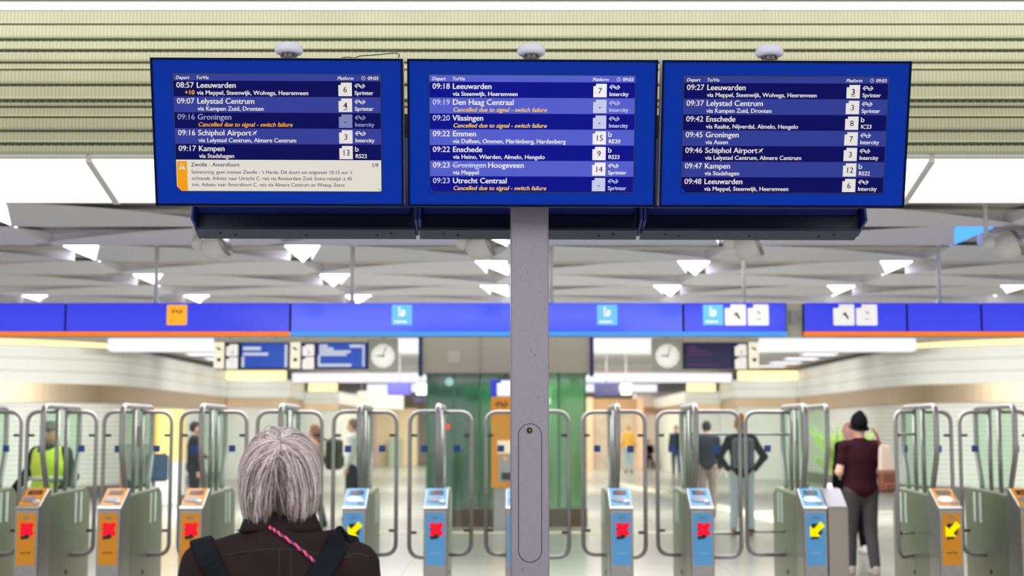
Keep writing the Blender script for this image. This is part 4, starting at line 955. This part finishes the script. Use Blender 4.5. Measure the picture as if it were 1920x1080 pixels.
def person(lb, X, d, H, face, top, bottom, hair, hairkind='short', sleeves='long', pose=None, skin=SKIN, vox=.017, shoes=None, stride=.0, long_coat=False, girth=1.0, dz=0):
    """standing figure, local +Y is where it faces"""
    t = thing('person', lb, 'person', (X, d, 0), (0, 0, face)); S = H / 1.75
    J = dict(head=(0, .015, 1.625), neck=(0, -.01, 1.46), shL=(-.175, -.01, 1.405), shR=(.175, -.01, 1.405), elL=(-.225, -.03, 1.13), elR=(.225, -.03, 1.13),
             wrL=(-.235, .04, .89), wrR=(.235, .04, .89), hdL=(0, .12, -1), hdR=(0, .12, -1), hipL=(-.09, 0, .92), hipR=(.09, 0, .92), knL=(-.1, .02 + stride * .5, .49), knR=(.1, .02 - stride * .3, .49),
             anL=(-.1, -.02 + stride, .085), anR=(.1, -.02 - stride, .085))
    J.update(pose or {})
    J = {k: Vector(v) + (Vector((0, 0, dz)) if k in ('head', 'neck', 'shL', 'shR', 'elL', 'elR', 'wrL', 'wrR', 'hipL', 'hipR') else Vector()) for k, v in J.items()}
    v = lambda k: J[k] * S
    g = girth
    def torso(sd, e):
        sd.ell(Vector((0, 0, 1.27 + dz)) * S, Vector((.165 * g + e, .112 * g + e, .2 + e)) * S, .04); sd.ell(Vector((0, 0, 1.08 + dz)) * S, Vector((.15 * g + e, .11 * g + e, .18 + e)) * S, .04)
        sd.ell(Vector((0, -.005, .94 + dz)) * S, Vector((.165 * g + e, .12 * g + e, .12 + e)) * S, .04)
        for q in ('shL', 'shR'): sd.cap(Vector((0, 0, 1.4 + dz)) * S, v(q), (.07 + e) * S, (.055 + e) * S, .04)
    def arms(sd, e, fore=True, up=1.0):
        for q in 'LR':
            a, b, c = v('sh' + q), v('el' + q), v('wr' + q)
            sd.cap(a, a + (b - a) * up, (.05 + e) * S, (.041 + e) * S, .03)
            if fore: sd.cap(b, c, (.041 + e) * S, (.029 + e) * S, .02)
    def legs(sd, e, low=0.0):
        for q in 'LR':
            a, b, c = v('hip' + q), v('kn' + q), v('an' + q)
            sd.cap(a, b, (.08 * g + e) * S, (.054 + e) * S, .03); c2 = b + (c - b) * (1 - low); sd.cap(b, c2, (.054 + e) * S, (.04 + e) * S, .02)
    b = SDF(); torso(b, 0); arms(b, 0); legs(b, 0)
    hd = v('head'); nk = v('neck')
    b.cap(nk - Vector((0, 0, .04)), hd - Vector((0, .015, .05)) * S, .052 * S, .05 * S, .02)
    b.ell(hd, Vector((.074, .094, .112)) * S, .02); b.ell(hd + Vector((0, .03, -.06)) * S, Vector((.055, .06, .055)) * S, .03)
    b.cap(hd + Vector((0, .09, .0)) * S, hd + Vector((0, .112, -.03)) * S, .011 * S, .016 * S, .012)
    for s_ in (-1, 1):
        b.ell(hd + Vector((s_ * .077, -.005, -.01)) * S, Vector((.012, .022, .034)) * S, .01)
        b.ell(hd + Vector((s_ * .03, .098, .012)) * S, Vector((.014, .01, .008)) * S, .001, '-')
    b.cap(hd + Vector((-.02, .098, -.062)) * S, hd + Vector((.02, .098, -.062)) * S, .008 * S, .008 * S, .006)
    for q, ts in (('L', 1), ('R', -1)):
        hand(b, v('wr' + q), J['hd' + q], (ts, 0, 0), .18 * S, .006, .35, ts if False else 1)
    for q in 'LR':
        c = v('an' + q); b.cap(c, c + Vector((0, .02, -.045)) * S, .036 * S, .035 * S, .02); b.cap(c + Vector((0, -.03, -.05)) * S, c + Vector((0, .14, -.058)) * S, .034 * S, .028 * S, .02)
    sdf_obj('body', b, vox, skin, t)
    sh = SDF(); torso(sh, .016); arms(sh, .014, sleeves == 'long', 1.0 if sleeves == 'long' else .62)
    sh.cap(nk - Vector((0, 0, .06)), nk + Vector((0, 0, .0)), .07 * S, .062 * S, .03)
    cl = (lambda X_, Y_, Z_: (.84 + dz) * S - Z_) if not long_coat else None
    if long_coat:
        sh.cap(Vector((0, 0, .95)) * S, Vector((0, 0, .62)) * S, .17 * S, .18 * S, .05)
    sdf_obj('jacket' if sleeves == 'long' else 'shirt', sh, vox, top, t, clip=cl)
    tr = SDF(); legs(tr, .018, .1); tr.ell(Vector((0, -.005, .93 + dz)) * S, Vector((.172 * g, .128 * g, .13)) * S, .04)
    sdf_obj('trousers', tr, vox, bottom, t, clip=lambda X_, Y_, Z_: Z_ - (.97 + dz) * S)
    for q in 'LR':
        c = v('an' + q); f = SDF(); f.cap(c + Vector((0, -.03, -.045)) * S, c + Vector((0, .15, -.052)) * S, .043 * S, .036 * S, .02); f.cap(c + Vector((0, -.02, 0)) * S, c + Vector((0, 0, -.04)) * S, .045 * S, .045 * S, .02)
        sdf_obj('shoe', f, .012, shoes or M_dark, t, clip=lambda X_, Y_, Z_: .0 - Z_)
    hr = SDF()
    if hairkind == 'beanie':
        hr.ell(hd + Vector((0, -.012, .045)) * S, Vector((.094, .112, .108)) * S, .01); hr.cap(hd + Vector((-.0, -.03, .12)) * S, hd + Vector((0, -.05, .15)) * S, .05 * S, .03 * S, .05)
        o = sdf_obj('beanie', hr, .011, hair, t, clip=lambda X_, Y_, Z_: (hd.z - .03 * S) - Z_ + (Y_ - hd.y) * .35)
        MB().tube([(hd.x + .094 * S * math.cos(a), hd.y - .012 + .113 * S * math.sin(a), hd.z - .012 * S + .03 * math.sin(a)) for a in [k * math.pi / 12 for k in range(24)]], .014 * S, 8, closed=True).build('rolled_edge', hair, o)
    elif hairkind == 'cap':
        hr.ell(hd + Vector((0, -.008, .04)) * S, Vector((.086, .106, .092)) * S, .01); hr.cap(hd + Vector((-.05, .09, .045)) * S, hd + Vector((.05, .09, .045)) * S, .02 * S, .02 * S, .03)
        sdf_obj('cap', hr, .011, hair, t, clip=lambda X_, Y_, Z_: (hd.z + .02 * S) - Z_)
    elif hairkind != 'bald':
        hr.ell(hd + Vector((0, -.014, .018)) * S, Vector((.085, .1, .108)) * S, .02)
        if hairkind == 'long': hr.cap(hd + Vector((0, -.05, -.03)) * S, hd + Vector((0, -.07, -.16)) * S, .07 * S, .06 * S, .04)
        if hairkind == 'bun': hr.ell(hd + Vector((0, -.08, .1)) * S, Vector((.04, .04, .04)) * S, .02)
        lim = -.3 if hairkind == 'long' else -.07
        sdf_obj('hair', hr, .011, hair, t, clip=lambda X_, Y_, Z_: np.maximum(np.where(Z_ > hd.z + .05 * S, -1, (Y_ - (hd.y + .03 * S))), (hd.z + lim * S) - Z_))
    return t
def bag(name, lb, cat, loc, rz, size, m, strap=True, strap_h=.3):
    t = thing(name, lb, cat, loc, (0, 0, rz)); w_, d_, h_ = size
    b = MB().bx(-w_ / 2, w_ / 2, -d_ / 2, d_ / 2, 0, h_).build('bag_body', m, t, bevel=min(w_, d_) * .35, seg=4)
    MB().bx(-w_ * .36, w_ * .36, -d_ / 2 - .03, -d_ / 2 + .01, h_ * .1, h_ * .45).build('front_pocket', m, t, bevel=.02, seg=3)
    if strap:
        for s_ in (-1, 1): MB().tube(catmull([(s_ * w_ * .28, d_ * .4, h_ * .95), (s_ * w_ * .3, d_ * .7, h_ * .98), (s_ * w_ * .3, d_ * .8, h_ * .6), (s_ * w_ * .3, d_ * .5, h_ * .2)], 5), .016, 8).build('strap', m, t)
    return t
C_ = lambda n_, c, r=.85: mat('cloth_' + n_, c, r, spec=.1)
black, navy, jeans = C_('black', (13, 13, 15)), C_('dark_blue', (24, 34, 52)), C_('jeans', (58, 76, 104))
# worker in high visibility vest
wk = person('person in yellow high visibility vest and grey cap behind the left gates', PX(100, 14.5), 14.5, 1.65, math.pi - .25, C_('worker_black', (14, 16, 22)), C_('worker_trousers', (40, 44, 40)), C_('cap_grey', (96, 92, 84)), 'cap',
       pose=dict(elR=(.3, -.02, 1.16), wrR=(.42, .06, .98), hdR=(.5, .1, -.8), elL=(-.29, .0, 1.16), wrL=(-.2, .14, 1.0), hdL=(.4, .5, -.5)), vox=.012, skin=mat('skin_tan', (176, 122, 92), .5), girth=1.1)
S_ = 1.65 / 1.75; vst = SDF(); M_hv = mat('vest_yellow', (214, 236, 20), .6)
vst.ell(Vector((0, 0, 1.27)) * S_, Vector((.215, .158, .21)) * S_, .04); vst.ell(Vector((0, 0, 1.06)) * S_, Vector((.2, .155, .19)) * S_, .04); vst.cap(Vector((-.12, 0, 1.39)) * S_, Vector((.12, 0, 1.39)) * S_, .09 * S_, .09 * S_, .03)
vo = sdf_obj('vest', vst, .013, M_hv, wk, clip=lambda X_, Y_, Z_: np.maximum(.86 * S_ - Z_, np.abs(X_) - .21))
for zz in (1.02, 1.14):
    MB().tube([(.208 * S_ * math.cos(a), .166 * S_ * math.sin(a), zz * S_) for a in [k * math.pi / 16 for k in range(32)]], .022, 6, closed=True, flat=.9).build('reflective_band', mat('reflective_grey', (190, 192, 186), .4), vo)
# man in the black beanie
bm = person('person in black beanie, maroon t-shirt and grey trousers walking through the wide gate', PX(1608, 15.5), 15.5, 1.72, .12, C_('maroon', (44, 15, 25)), C_('grey_check', (66, 62, 64)), black, 'beanie', 'short',
       pose=dict(elL=(-.25, -.02, 1.13), wrL=(-.17, .18, 1.1), hdL=(.4, .9, .1), elR=(.22, -.05, 1.12), wrR=(.22, .15, 1.02), hdR=(0, .9, .2)), vox=.011, girth=1.08, stride=.1, shoes=mat('shoe_taupe', (150, 140, 132), .6))
tb = bag('shoulder_bag', 'brown and cream shoulder bag on the right side of the person in black beanie', 'bag', (PX(1659, 15.3), 15.3, PZ(924, 15.3)), .2, (.2, .12, .24), mat('bag_brown', (112, 62, 40), .6), False)
MB().prism([(-.1, .23), (.1, .23), (.02, .5), (-.09, .52)], -.03, .03, 'xz').build('cream_top', mat('bag_cream', (206, 184, 170), .7), tb, bevel=.015)
MB().tube(catmull([(-.08, 0, .48), (-.12, -.02, .6), (-.16, .02, .68)], 5), .014, 8).build('strap', MATS['bag_brown'], tb)
person('bald person in long black coat ahead of the person in black beanie', PX(1594, 18.3), 18.3, 1.68, .1, C_('coat_black', (12, 12, 14)), black, black, 'bald', skin=mat('skin_pink', (216, 158, 150), .5), vox=.014, girth=1.22, long_coat=True, shoes=M_white, pose=dict(head=(-.04, .02, 1.62)), stride=.08)
# man with hands on hips
person('person in orange beanie and black jacket with hands on hips', PX(1387, 21.4), 21.4, 1.76, -.05, C_('jacket_black', (15, 16, 18)), C_('pale_jeans', (178, 192, 196)), C_('beanie_orange', (196, 128, 48)), 'beanie',
       pose=dict(elL=(-.33, -.06, 1.16), wrL=(-.2, .0, .98), hdL=(.7, .5, -.3), elR=(.33, -.06, 1.16), wrR=(.2, .0, .98), hdR=(-.7, .5, -.3), anL=(-.13, 0, .085), anR=(.13, 0, .085)), vox=.013, shoes=mat('shoe_brown', (150, 120, 80), .6))
bag('backpack', 'grey backpack on the back of the person with hands on hips', 'backpack', (PX(1387, 21.4) - .013, 21.13, 1.0), -.05, (.32, .16, .44), mat('pack_grey', (96, 94, 106), .7))
person('person in dark jacket and taupe trousers left of the hands on hips person', PX(1323, 26), 26, 1.74, -.1, C_('coat_slate', (26, 32, 40)), C_('taupe', (136, 118, 112)), C_('hair_dark', (38, 32, 30)), 'short', shoes=M_black)
person('person in dark blue clothes standing far down the hall, right of the kiosk', PX(1266, 50), 50, 1.74, 2.9, navy, C_('trousers_blue', (48, 62, 88)), C_('hair_brown', (70, 52, 38)), 'short', vox=.022)
person('person in ochre jacket far down the hall, right of the lift', PX(1177, 53), 53, 1.78, .1, C_('ochre', (226, 168, 62)), C_('light_blue_jeans', (150, 176, 186)), C_('hair_sand', (190, 150, 70)), 'short', vox=.022)
person('person in white shirt and dark trousers seen behind the blue arrow gate', PX(664, 25), 25, 1.77, 1.3, C_('white_shirt', (226, 226, 220)), black, C_('hair_grey_brown', (120, 96, 80)), 'short', vox=.018)
person('person in black clothes standing behind the third orange gate', PX(368, 25), 25, 1.72, -1.2, black, C_('trousers_black', (28, 28, 32)), C_('hair_black', (28, 24, 24)), 'short', vox=.018, pose=dict(elL=(-.22, .02, 1.14), wrL=(-.1, .22, 1.12), hdL=(.3, .9, .2)))
person('person in pink top and dark jeans walking beside the grey haired head', PX(592, 23.4), 23.4, 1.66, 1.2, C_('pink_top', (222, 178, 166)), jeans, C_('hair_auburn', (150, 108, 84)), 'long', sleeves='long', vox=.016, stride=.12)
bag('backpack', 'dark olive backpack on the person in pink top', 'backpack', (PX(592, 23.4) + .34, 23.27, .92), 1.2, (.34, .2, .5), mat('pack_olive', (52, 54, 38), .7))
person('person in pale grey top behind the second orange gate', PX(264, 20), 20, 1.62, .3, C_('pale_grey', (206, 204, 200)), jeans, C_('hair_light', (170, 140, 116)), 'long', 'short', vox=.016)
bag('shoulder_bag', 'blue denim bag carried by the person in pale grey top', 'bag', (PX(301, 19.7), 19.66, .86), .2, (.3, .14, .38), mat('bag_denim', (70, 104, 140), .7))
st = thing('bench', 'low bench far down the hall under a dark seated person', 'bench', (PX(1216, 58.9) - .03, 58.9, 0))
MB().bx(-.3, .3, -.25, .2, .3, .34).build('seat', M_white, st)
for s_ in (-1, 1): MB().bx(s_ * .24 - .03, s_ * .24 + .03, -.2, .15, 0, .3).build('leg', M_dark, st)
person('dark dressed person sitting on the far bench', PX(1216, 58.9) - .03, 58.93, 1.5, math.pi, black, black, C_('hair_seated', (60, 44, 36)), 'short', vox=.022, dz=-.34,
       pose=dict(head=(0, .06, 1.6), elL=(-.21, .08, 1.15), elR=(.21, .08, 1.15), wrL=(-.1, .3, 1.05), wrR=(.1, .3, 1.05), hdL=(.2, 1, 0), hdR=(-.2, 1, 0), knL=(-.1, .42, .53), knR=(.1, .42, .53), anL=(-.1, .44, .085), anR=(.1, .44, .085)))
# ------------------------------------------------------------------ grey haired person in front
WD = 3.9; WX = PX(532, WD)
W = thing('person', 'grey haired person in dark brown jacket seen from behind, looking up at the displays', 'person', (WX, WD, 0))
b = SDF(); HC = Vector((-.008, .0, 1.432)); HR = np.array(Euler((.42, 0, 0)).to_matrix())
b.ell((0, 0, 1.1), (.165, .11, .18), .04); b.ell((0, 0, .94), (.15, .11, .18), .04); b.ell((0, -.005, .84), (.17, .125, .12), .04)
b.cap((0, -.02, 1.2), (0, -.02, 1.25), .06, .06, .03); b.cap((0, -.02, 1.22), HC + Vector((0, .0, -.04)), .055, .052, .02)
b.ell(HC, (.077, .097, .112), .02, R=HR)
Rm = Euler((.42, 0, 0)).to_matrix(); hp = lambda x, y, z: HC + Rm @ Vector((x, y, z))
b.ell(hp(0, .035, -.065), (.056, .06, .056), .03)
b.cap(hp(0, .092, .005), hp(0, .118, -.03), .011, .016, .012); b.cap(hp(-.02, .1, -.062), hp(.02, .1, -.062), .008, .008, .006)
for s_ in (-1, 1):
    b.ell(hp(s_ * .079, -.005, -.012), (.012, .022, .034), .01); b.ell(hp(s_ * .03, .1, .012), (.014, .011, .009), .001, '-')
    sh = Vector((s_ * .165, 0, 1.19)); el = Vector((s_ * .245, -.01, .93)); wr = Vector((s_ * .235, .1, .73))
    b.cap((0, 0, 1.19), sh, .06, .05, .04); b.cap(sh, el, .047, .038, .03); b.cap(el, wr, .038, .027, .02)
    hand(b, wr, (0, .35, -1), (-s_, 0, 0), .165, .005, .4, 1)
    hip = Vector((s_ * .088, 0, .82)); kn = Vector((s_ * .095, .02, .45)); an = Vector((s_ * .095, -.02, .08))
    b.cap(hip, kn, .08, .052, .03); b.cap(kn, an, .052, .037, .02); b.cap(an + Vector((0, -.03, -.045)), an + Vector((0, .13, -.05)), .034, .028, .02)
sdf_obj('body', b, .0085, mat('skin_pale', (216, 172, 150), .5), W)
for s_ in (-1, 1):
    MB().ball(hp(s_ * .03, .094, .012), .0115).build('eye', mat('eye_white', (232, 230, 226), .2), W)
# jacket
M_jk = mat('jacket_brown', (30, 19, 21), .85, spec=.12, noise=.12, nscale=90, bump=.08)
j = SDF()
j.ell((0, .0, 1.05), (.205, .135, .2), .05); j.ell((0, -.045, 1.13), (.18, .1, .13), .05); j.ell((0, 0, .85), (.2, .15, .22), .05)
for s_ in (-1, 1):
    j.cap((s_ * .055, -.025, 1.232), (s_ * .19, -.015, 1.186), .062, .063, .035); j.cap((s_ * .203, -.01, 1.178), (s_ * .26, -.02, .92), .066, .056, .03)
    j.cap((s_ * .26, -.02, .92), (s_ * .24, .09, .745), .056, .046, .02)
j.cap((0, -.05, 1.225), (0, -.045, 1.272), .085, .072, .03)
j.cap((.085, -.07, 1.258), (.15, -.04, 1.262), .022, .026, .02)
def folds(X_, Y_, Z_):
    return (.0035 * np.sin(38 * X_ + 9 * np.sin(11 * Z_) + 4 * Z_) * np.clip((1.2 - Z_) * 8, 0, 1) + .0025 * np.sin(60 * Z_ + 25 * X_) * np.clip(np.abs(X_) * 6 - .9, 0, 1))
jo = sdf_obj('jacket', j, .0075, M_jk, W, clip=lambda X_, Y_, Z_: .68 - Z_, disp=folds)
bvh = BVHTree.FromPolygons([v.co.copy() for v in jo.data.vertices], [tuple(p.vertices) for p in jo.data.polygons])
def onj(p, off=.004):
    q, n_, _, _ = bvh.find_nearest(Vector(p)); 
    if n_.dot(Vector(p) - q) < 0 and (Vector(p) - q).length > .001: n_ = (Vector(p) - q).normalized()
    return q + n_ * off, n_
def backpt(pxx, pyy, off=.003):
    d_ = WD - .13
    for _ in range(4):
        x = PX(pxx, d_) - WX; z = PZ(pyy, d_)
        hit = bvh.ray_cast(Vector((x, -1, z)), Vector((0, 1, 0)))
        if hit[0] is not None: d_ = WD + hit[0].y
    if hit[0] is None: return onj((x, -.1, z), off)[0]
    return hit[0] + hit[1] * (off if hit[1].y < 0 else -off)
# collar
MB_c = MB()
prof = [(.07, 1.245), (.076, 1.3), (.081, 1.336), (.087, 1.3405), (.093, 1.335), (.103, 1.312), (.114, 1.288), (.108, 1.283)]
seg = 40; vs = []
for r_, z in prof:
    for k in range(seg):
        a = 2 * math.pi * k / seg; f = 1 + .03 * math.sin(3 * a + 1)
        vs.append((r_ * f * math.cos(a), -.02 + r_ * .82 * f * math.sin(a), z - .018 * max(0, math.sin(a)) - .006 * math.cos(2 * a)))
MB_c.add(vs, [(i * seg + k, i * seg + (k + 1) % seg, (i + 1) * seg + (k + 1) % seg, (i + 1) * seg + k) for i in range(len(prof) - 1) for k in range(seg)], 0, True)
co = MB_c.build('collar', M_jk, W); co.modifiers.new('sub', 'SUBSURF').render_levels = 1
# seams of the jacket: yoke and centre pleat
m = MB()
for line in ([(432, 1042), (470, 1034), (510, 1030), (550, 1031), (590, 1036), (630, 1043), (668, 1046)], [(530, 1032), (530, 1050), (530, 1080), (530, 1120)], [(550, 1032), (551, 1050), (552, 1080), (553, 1120)], [(648, 1046), (672, 1038), (695, 1044)]):
    m.tube(catmull([backpt(a, c, .0005) for a, c in line], 6), .0016, 6)
m.build('seam', mat('seam_dark', (26, 18, 20), .8), jo)
tr = SDF()
for s_ in (-1, 1):
    tr.cap((s_ * .088, 0, .82), (s_ * .095, .02, .45), .1, .07, .03); tr.cap((s_ * .095, .02, .45), (s_ * .095, -.02, .13), .07, .056, .02)
tr.ell((0, 0, .83), (.18, .135, .12), .04)
sdf_obj('trousers', tr, .013, mat('cloth_black', (24, 23, 26), .75), W)
for s_ in (-1, 1):
    f = SDF(); f.cap((s_ * .095, -.05, .045), (s_ * .095, .12, .04), .044, .038, .02); f.cap((s_ * .095, -.03, .09), (s_ * .095, -.02, .05), .045, .045, .02)
    sdf_obj('shoe', f, .01, M_dark, W, clip=lambda X_, Y_, Z_: -Z_)
# twisted red and blue cord across the back
A = [backpt(a, c, .006) for a, c in ((512, 990), (520, 995), (530, 1003), (550, 1018), (570, 1034), (585, 1047), (596, 1056))]
path = catmull(A, 12); m = [MB(), MB()]
for q in (0, 1):
    pts = []
    for i, p in enumerate(path):
        t_ = (path[min(i + 1, len(path) - 1)] - path[max(i - 1, 0)]).normalized(); u = t_.cross(Vector((0, 1, 0))).normalized(); v_ = t_.cross(u)
        an = i * .62 + q * math.pi; pts.append(p + (u * math.cos(an) + v_ * math.sin(an)) * .0022)
    m[q].tube(pts, .0027, 8)
cord = m[0].build('cord', mat('cord_red', (236, 66, 84), .6), W, label='red and blue twisted neck cord'); m[1].build('blue_strand', mat('cord_blue', (34, 44, 110), .6), cord)

# backpack worn by her
BP = thing('backpack', 'black backpack worn by the grey haired person, only its straps in view', 'backpack', (WX, WD, .62))
M_bp = mat('backpack_black', (13, 14, 19), .85, spec=.12, bump=.1, nscale=200)
sdp = SDF(); 
for xx in (-.11, .11):
    for z_ in (.07, .38): sdp.cap((xx, -.29, z_), (xx * .9, -.31, z_), .07, .07, .09)
sdp.ell((0, -.29, .22), (.16, .09, .23), .08)
sdf_obj('pack_body', sdp, .014, M_bp, BP)
def ribbon(guide, wd, th, name, parent, org, side_hint):
    P_ = catmull(guide, 8); Q = [onj(p, .0075) for p in P_]
    for _ in range(3):
        Q = [(Q[i][0] if i in (0, len(Q) - 1) else (Q[i - 1][0] + Q[i][0] * 2 + Q[i + 1][0]) / 4, Q[i][1]) for i in range(len(Q))]
    mb_ = MB(); vs = []
    for i, (p, n_) in enumerate(Q):
        t_ = (Q[min(i + 1, len(Q) - 1)][0] - Q[max(i - 1, 0)][0]).normalized(); s_ = t_.cross(n_).normalized(); nn = s_.cross(t_).normalized()
        if nn.dot(n_) < 0: nn = -nn
        for a, c in ((-1, -1), (-.9, 1), (.9, 1), (1, -1)): vs.append(p + s_ * a * wd / 2 + nn * (th / 2 * c) - Vector(org))
    fs = [(4 * i + k, 4 * i + (k + 1) % 4, 4 * i + 4 + (k + 1) % 4, 4 * i + 4 + k) for i in range(len(Q) - 1) for k in range(4)] + [(0, 1, 2, 3), tuple(4 * (len(Q) - 1) + k for k in (3, 2, 1, 0))]
    return mb_.add(vs, fs, 0, False).build(name, M_bp, parent, bevel=.002)
def bx_(pxx, pyy): return (pxx - 532) * WD / FPX
gl = [(-.2, .15, 1.05), (-.205, .09, 1.18), (bx_(388, 0), .03, 1.24), (bx_(388, 0), -.03, 1.25)] + [tuple(backpt(a, c)) for a, c in ((393, 1036), (404, 1056), (419, 1080), (442, 1120), (462, 1160))]
gr = [(.17, .15, 1.05), (.185, .09, 1.18), (bx_(656, 0), .03, 1.26), (bx_(652, 0), -.03, 1.27)] + [tuple(backpt(a, c)) for a, c in ((644, 1014), (630, 1036), (607, 1072), (580, 1115), (560, 1160))]
for g_ in (gl, gr):
    ribbon(g_, .06, .012, 'strap', BP, (0, 0, .62), 1)

# hair: an under layer and many strands
hb = SDF(); E0 = Vector((-.001, -.012, 1.438))
hb.ell(E0, (.099, .112, .112), .02); hb.ell(E0 + Vector((0, -.012, -.055)), (.094, .09, .08), .03)
M_hu = mat('hair_under_shade', (70, 54, 50), .7, noise=.3, nscale=40)  # under layer darkened, its colour carries the shade between strands
def hclip(X_, Y_, Z_): return np.maximum(np.where(Z_ > E0.z + .045, Y_ - .09, Y_ - .045), (E0.z - .115) - Z_)
ho = sdf_obj('hair', hb, .008, M_hu, W, clip=hclip)
def hair_mat(name, c0, c1, c2):
    m = mat(name, c1, .42); nt = m.node_tree; g = nt.nodes.new('ShaderNodeNewGeometry'); r = nt.nodes.new('ShaderNodeValToRGB')
    r.color_ramp.elements[0].color = lin(c0); r.color_ramp.elements[1].color = lin(c2); e = r.color_ramp.elements.new(.5); e.color = lin(c1)
    nt.links.new(g.outputs['Random Per Island'], r.inputs[0]); nt.links.new(r.outputs[0], nt.nodes['Principled BSDF'].inputs['Base Color']); return m
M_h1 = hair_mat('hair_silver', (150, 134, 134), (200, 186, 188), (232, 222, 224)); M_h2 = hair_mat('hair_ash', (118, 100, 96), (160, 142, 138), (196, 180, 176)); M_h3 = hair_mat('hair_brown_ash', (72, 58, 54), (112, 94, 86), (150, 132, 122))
rr = random.Random(5); AX = Vector((.1025, .121, .118))
def shell(p, r):
    """keep a point on the hair shell: an ellipsoid above, hanging curtain below"""
    q = p - E0
    if q.z > -.015:
        s_ = math.sqrt((q.x / AX.x) ** 2 + (q.y / AX.y) ** 2 + (q.z / AX.z) ** 2); return E0 + q * (r / s_)
    w_ = 1 - 2.4 * max(0, -q.z - .055) ** 1.15; s_ = math.sqrt((q.x / AX.x) ** 2 + (q.y / (AX.y)) ** 2); return E0 + Vector((q.x * r * w_ / s_, q.y * r * w_ / s_, q.z))
strands = [MB(), MB(), MB(), MB()]
crown = Vector((.06, -.76, .52))
for q in range(300):
    u = Vector((crown.x + rr.gauss(0, .05), crown.y, crown.z + rr.uniform(-.16, .3))).normalized()
    r = 1 + rr.gauss(0, .014) + (.025 if rr.random() < .08 else 0)
    p = shell(E0 + Vector((u.x * AX.x, u.y * AX.y, u.z * AX.z)), r)
    th = rr.uniform(0, 2 * math.pi)
    if rr.random() < .4: th = rr.choice((0, math.pi)) + rr.gauss(0, .6)
    nrm = (p - E0).normalized(); ex = Vector((1, 0, 0)); ex = (ex - nrm * ex.dot(nrm)).normalized(); ez = nrm.cross(ex)
    v = ex * math.cos(th) + (-ez if ez.z < 0 else ez) * math.sin(th)
    zend = E0.z - .1 + rr.gauss(0, .009) - (.034 * rr.random() if math.cos(th) < -.45 else .016 * rr.random() if math.cos(th) > .45 else 0)
    G = [(p.copy(), nrm.copy())]; ds = .011; gv = .075 + rr.uniform(-.03, .05); wob = rr.uniform(-1, 1) * .012
    for s_i in range(46):
        nrm = p - E0; nrm = Vector((nrm.x / AX.x ** 2, nrm.y / AX.y ** 2, nrm.z / AX.z ** 2)).normalized()
        if p.z < E0.z - .01: nrm.z = 0; nrm.normalize()
        dn = Vector((0, 0, -1)); dn = dn - nrm * dn.dot(nrm)
        v = v * (1 - gv) + dn * gv * 1.15 + nrm.cross(v) * wob; v = (v - nrm * v.dot(nrm)).normalized()
        p = shell(p + v * ds, r * (1 - .0006 * s_i)); G.append((p.copy(), nrm.copy()))
        if p.z < zend or (p.y > .035 and p.z < E0.z + .05): break
    if len(G) < 7: continue
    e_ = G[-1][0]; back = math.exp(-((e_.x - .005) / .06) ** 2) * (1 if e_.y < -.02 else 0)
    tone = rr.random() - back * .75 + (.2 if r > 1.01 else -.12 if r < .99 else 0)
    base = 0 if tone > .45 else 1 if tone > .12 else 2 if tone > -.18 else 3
    n = len(G); spread = rr.uniform(.003, .0075)
    for k in range(rr.randint(9, 16)):
        a, c = rr.gauss(0, 1) * spread, rr.gauss(0, .0022); ph = rr.uniform(0, 6.28); cut = rr.randint(0, 3)
        pts = []
        for i in range(0, max(4, n - cut)):
            g_, nn = G[min(i, n - 1)]; t_ = (G[min(i + 1, n - 1)][0] - G[max(i - 1, 0)][0]).normalized(); s_ = t_.cross(nn)
            f = i / n; wd = .45 + 1.1 * math.sin(math.pi * min(1, f * .95 + .05)) ** .7
            pts.append(g_ + s_ * (a * wd + .0012 * math.sin(ph + f * 7)) + nn * (c * wd))
        pts = pts[::2] + ([pts[-1]] if len(pts) % 2 == 0 else [])
        rad = rr.uniform(.0006, .0012); m_ = len(pts)
        mi = min(3, max(0, base + (rr.choice((-1, 1)) if rr.random() < .18 else 0)))
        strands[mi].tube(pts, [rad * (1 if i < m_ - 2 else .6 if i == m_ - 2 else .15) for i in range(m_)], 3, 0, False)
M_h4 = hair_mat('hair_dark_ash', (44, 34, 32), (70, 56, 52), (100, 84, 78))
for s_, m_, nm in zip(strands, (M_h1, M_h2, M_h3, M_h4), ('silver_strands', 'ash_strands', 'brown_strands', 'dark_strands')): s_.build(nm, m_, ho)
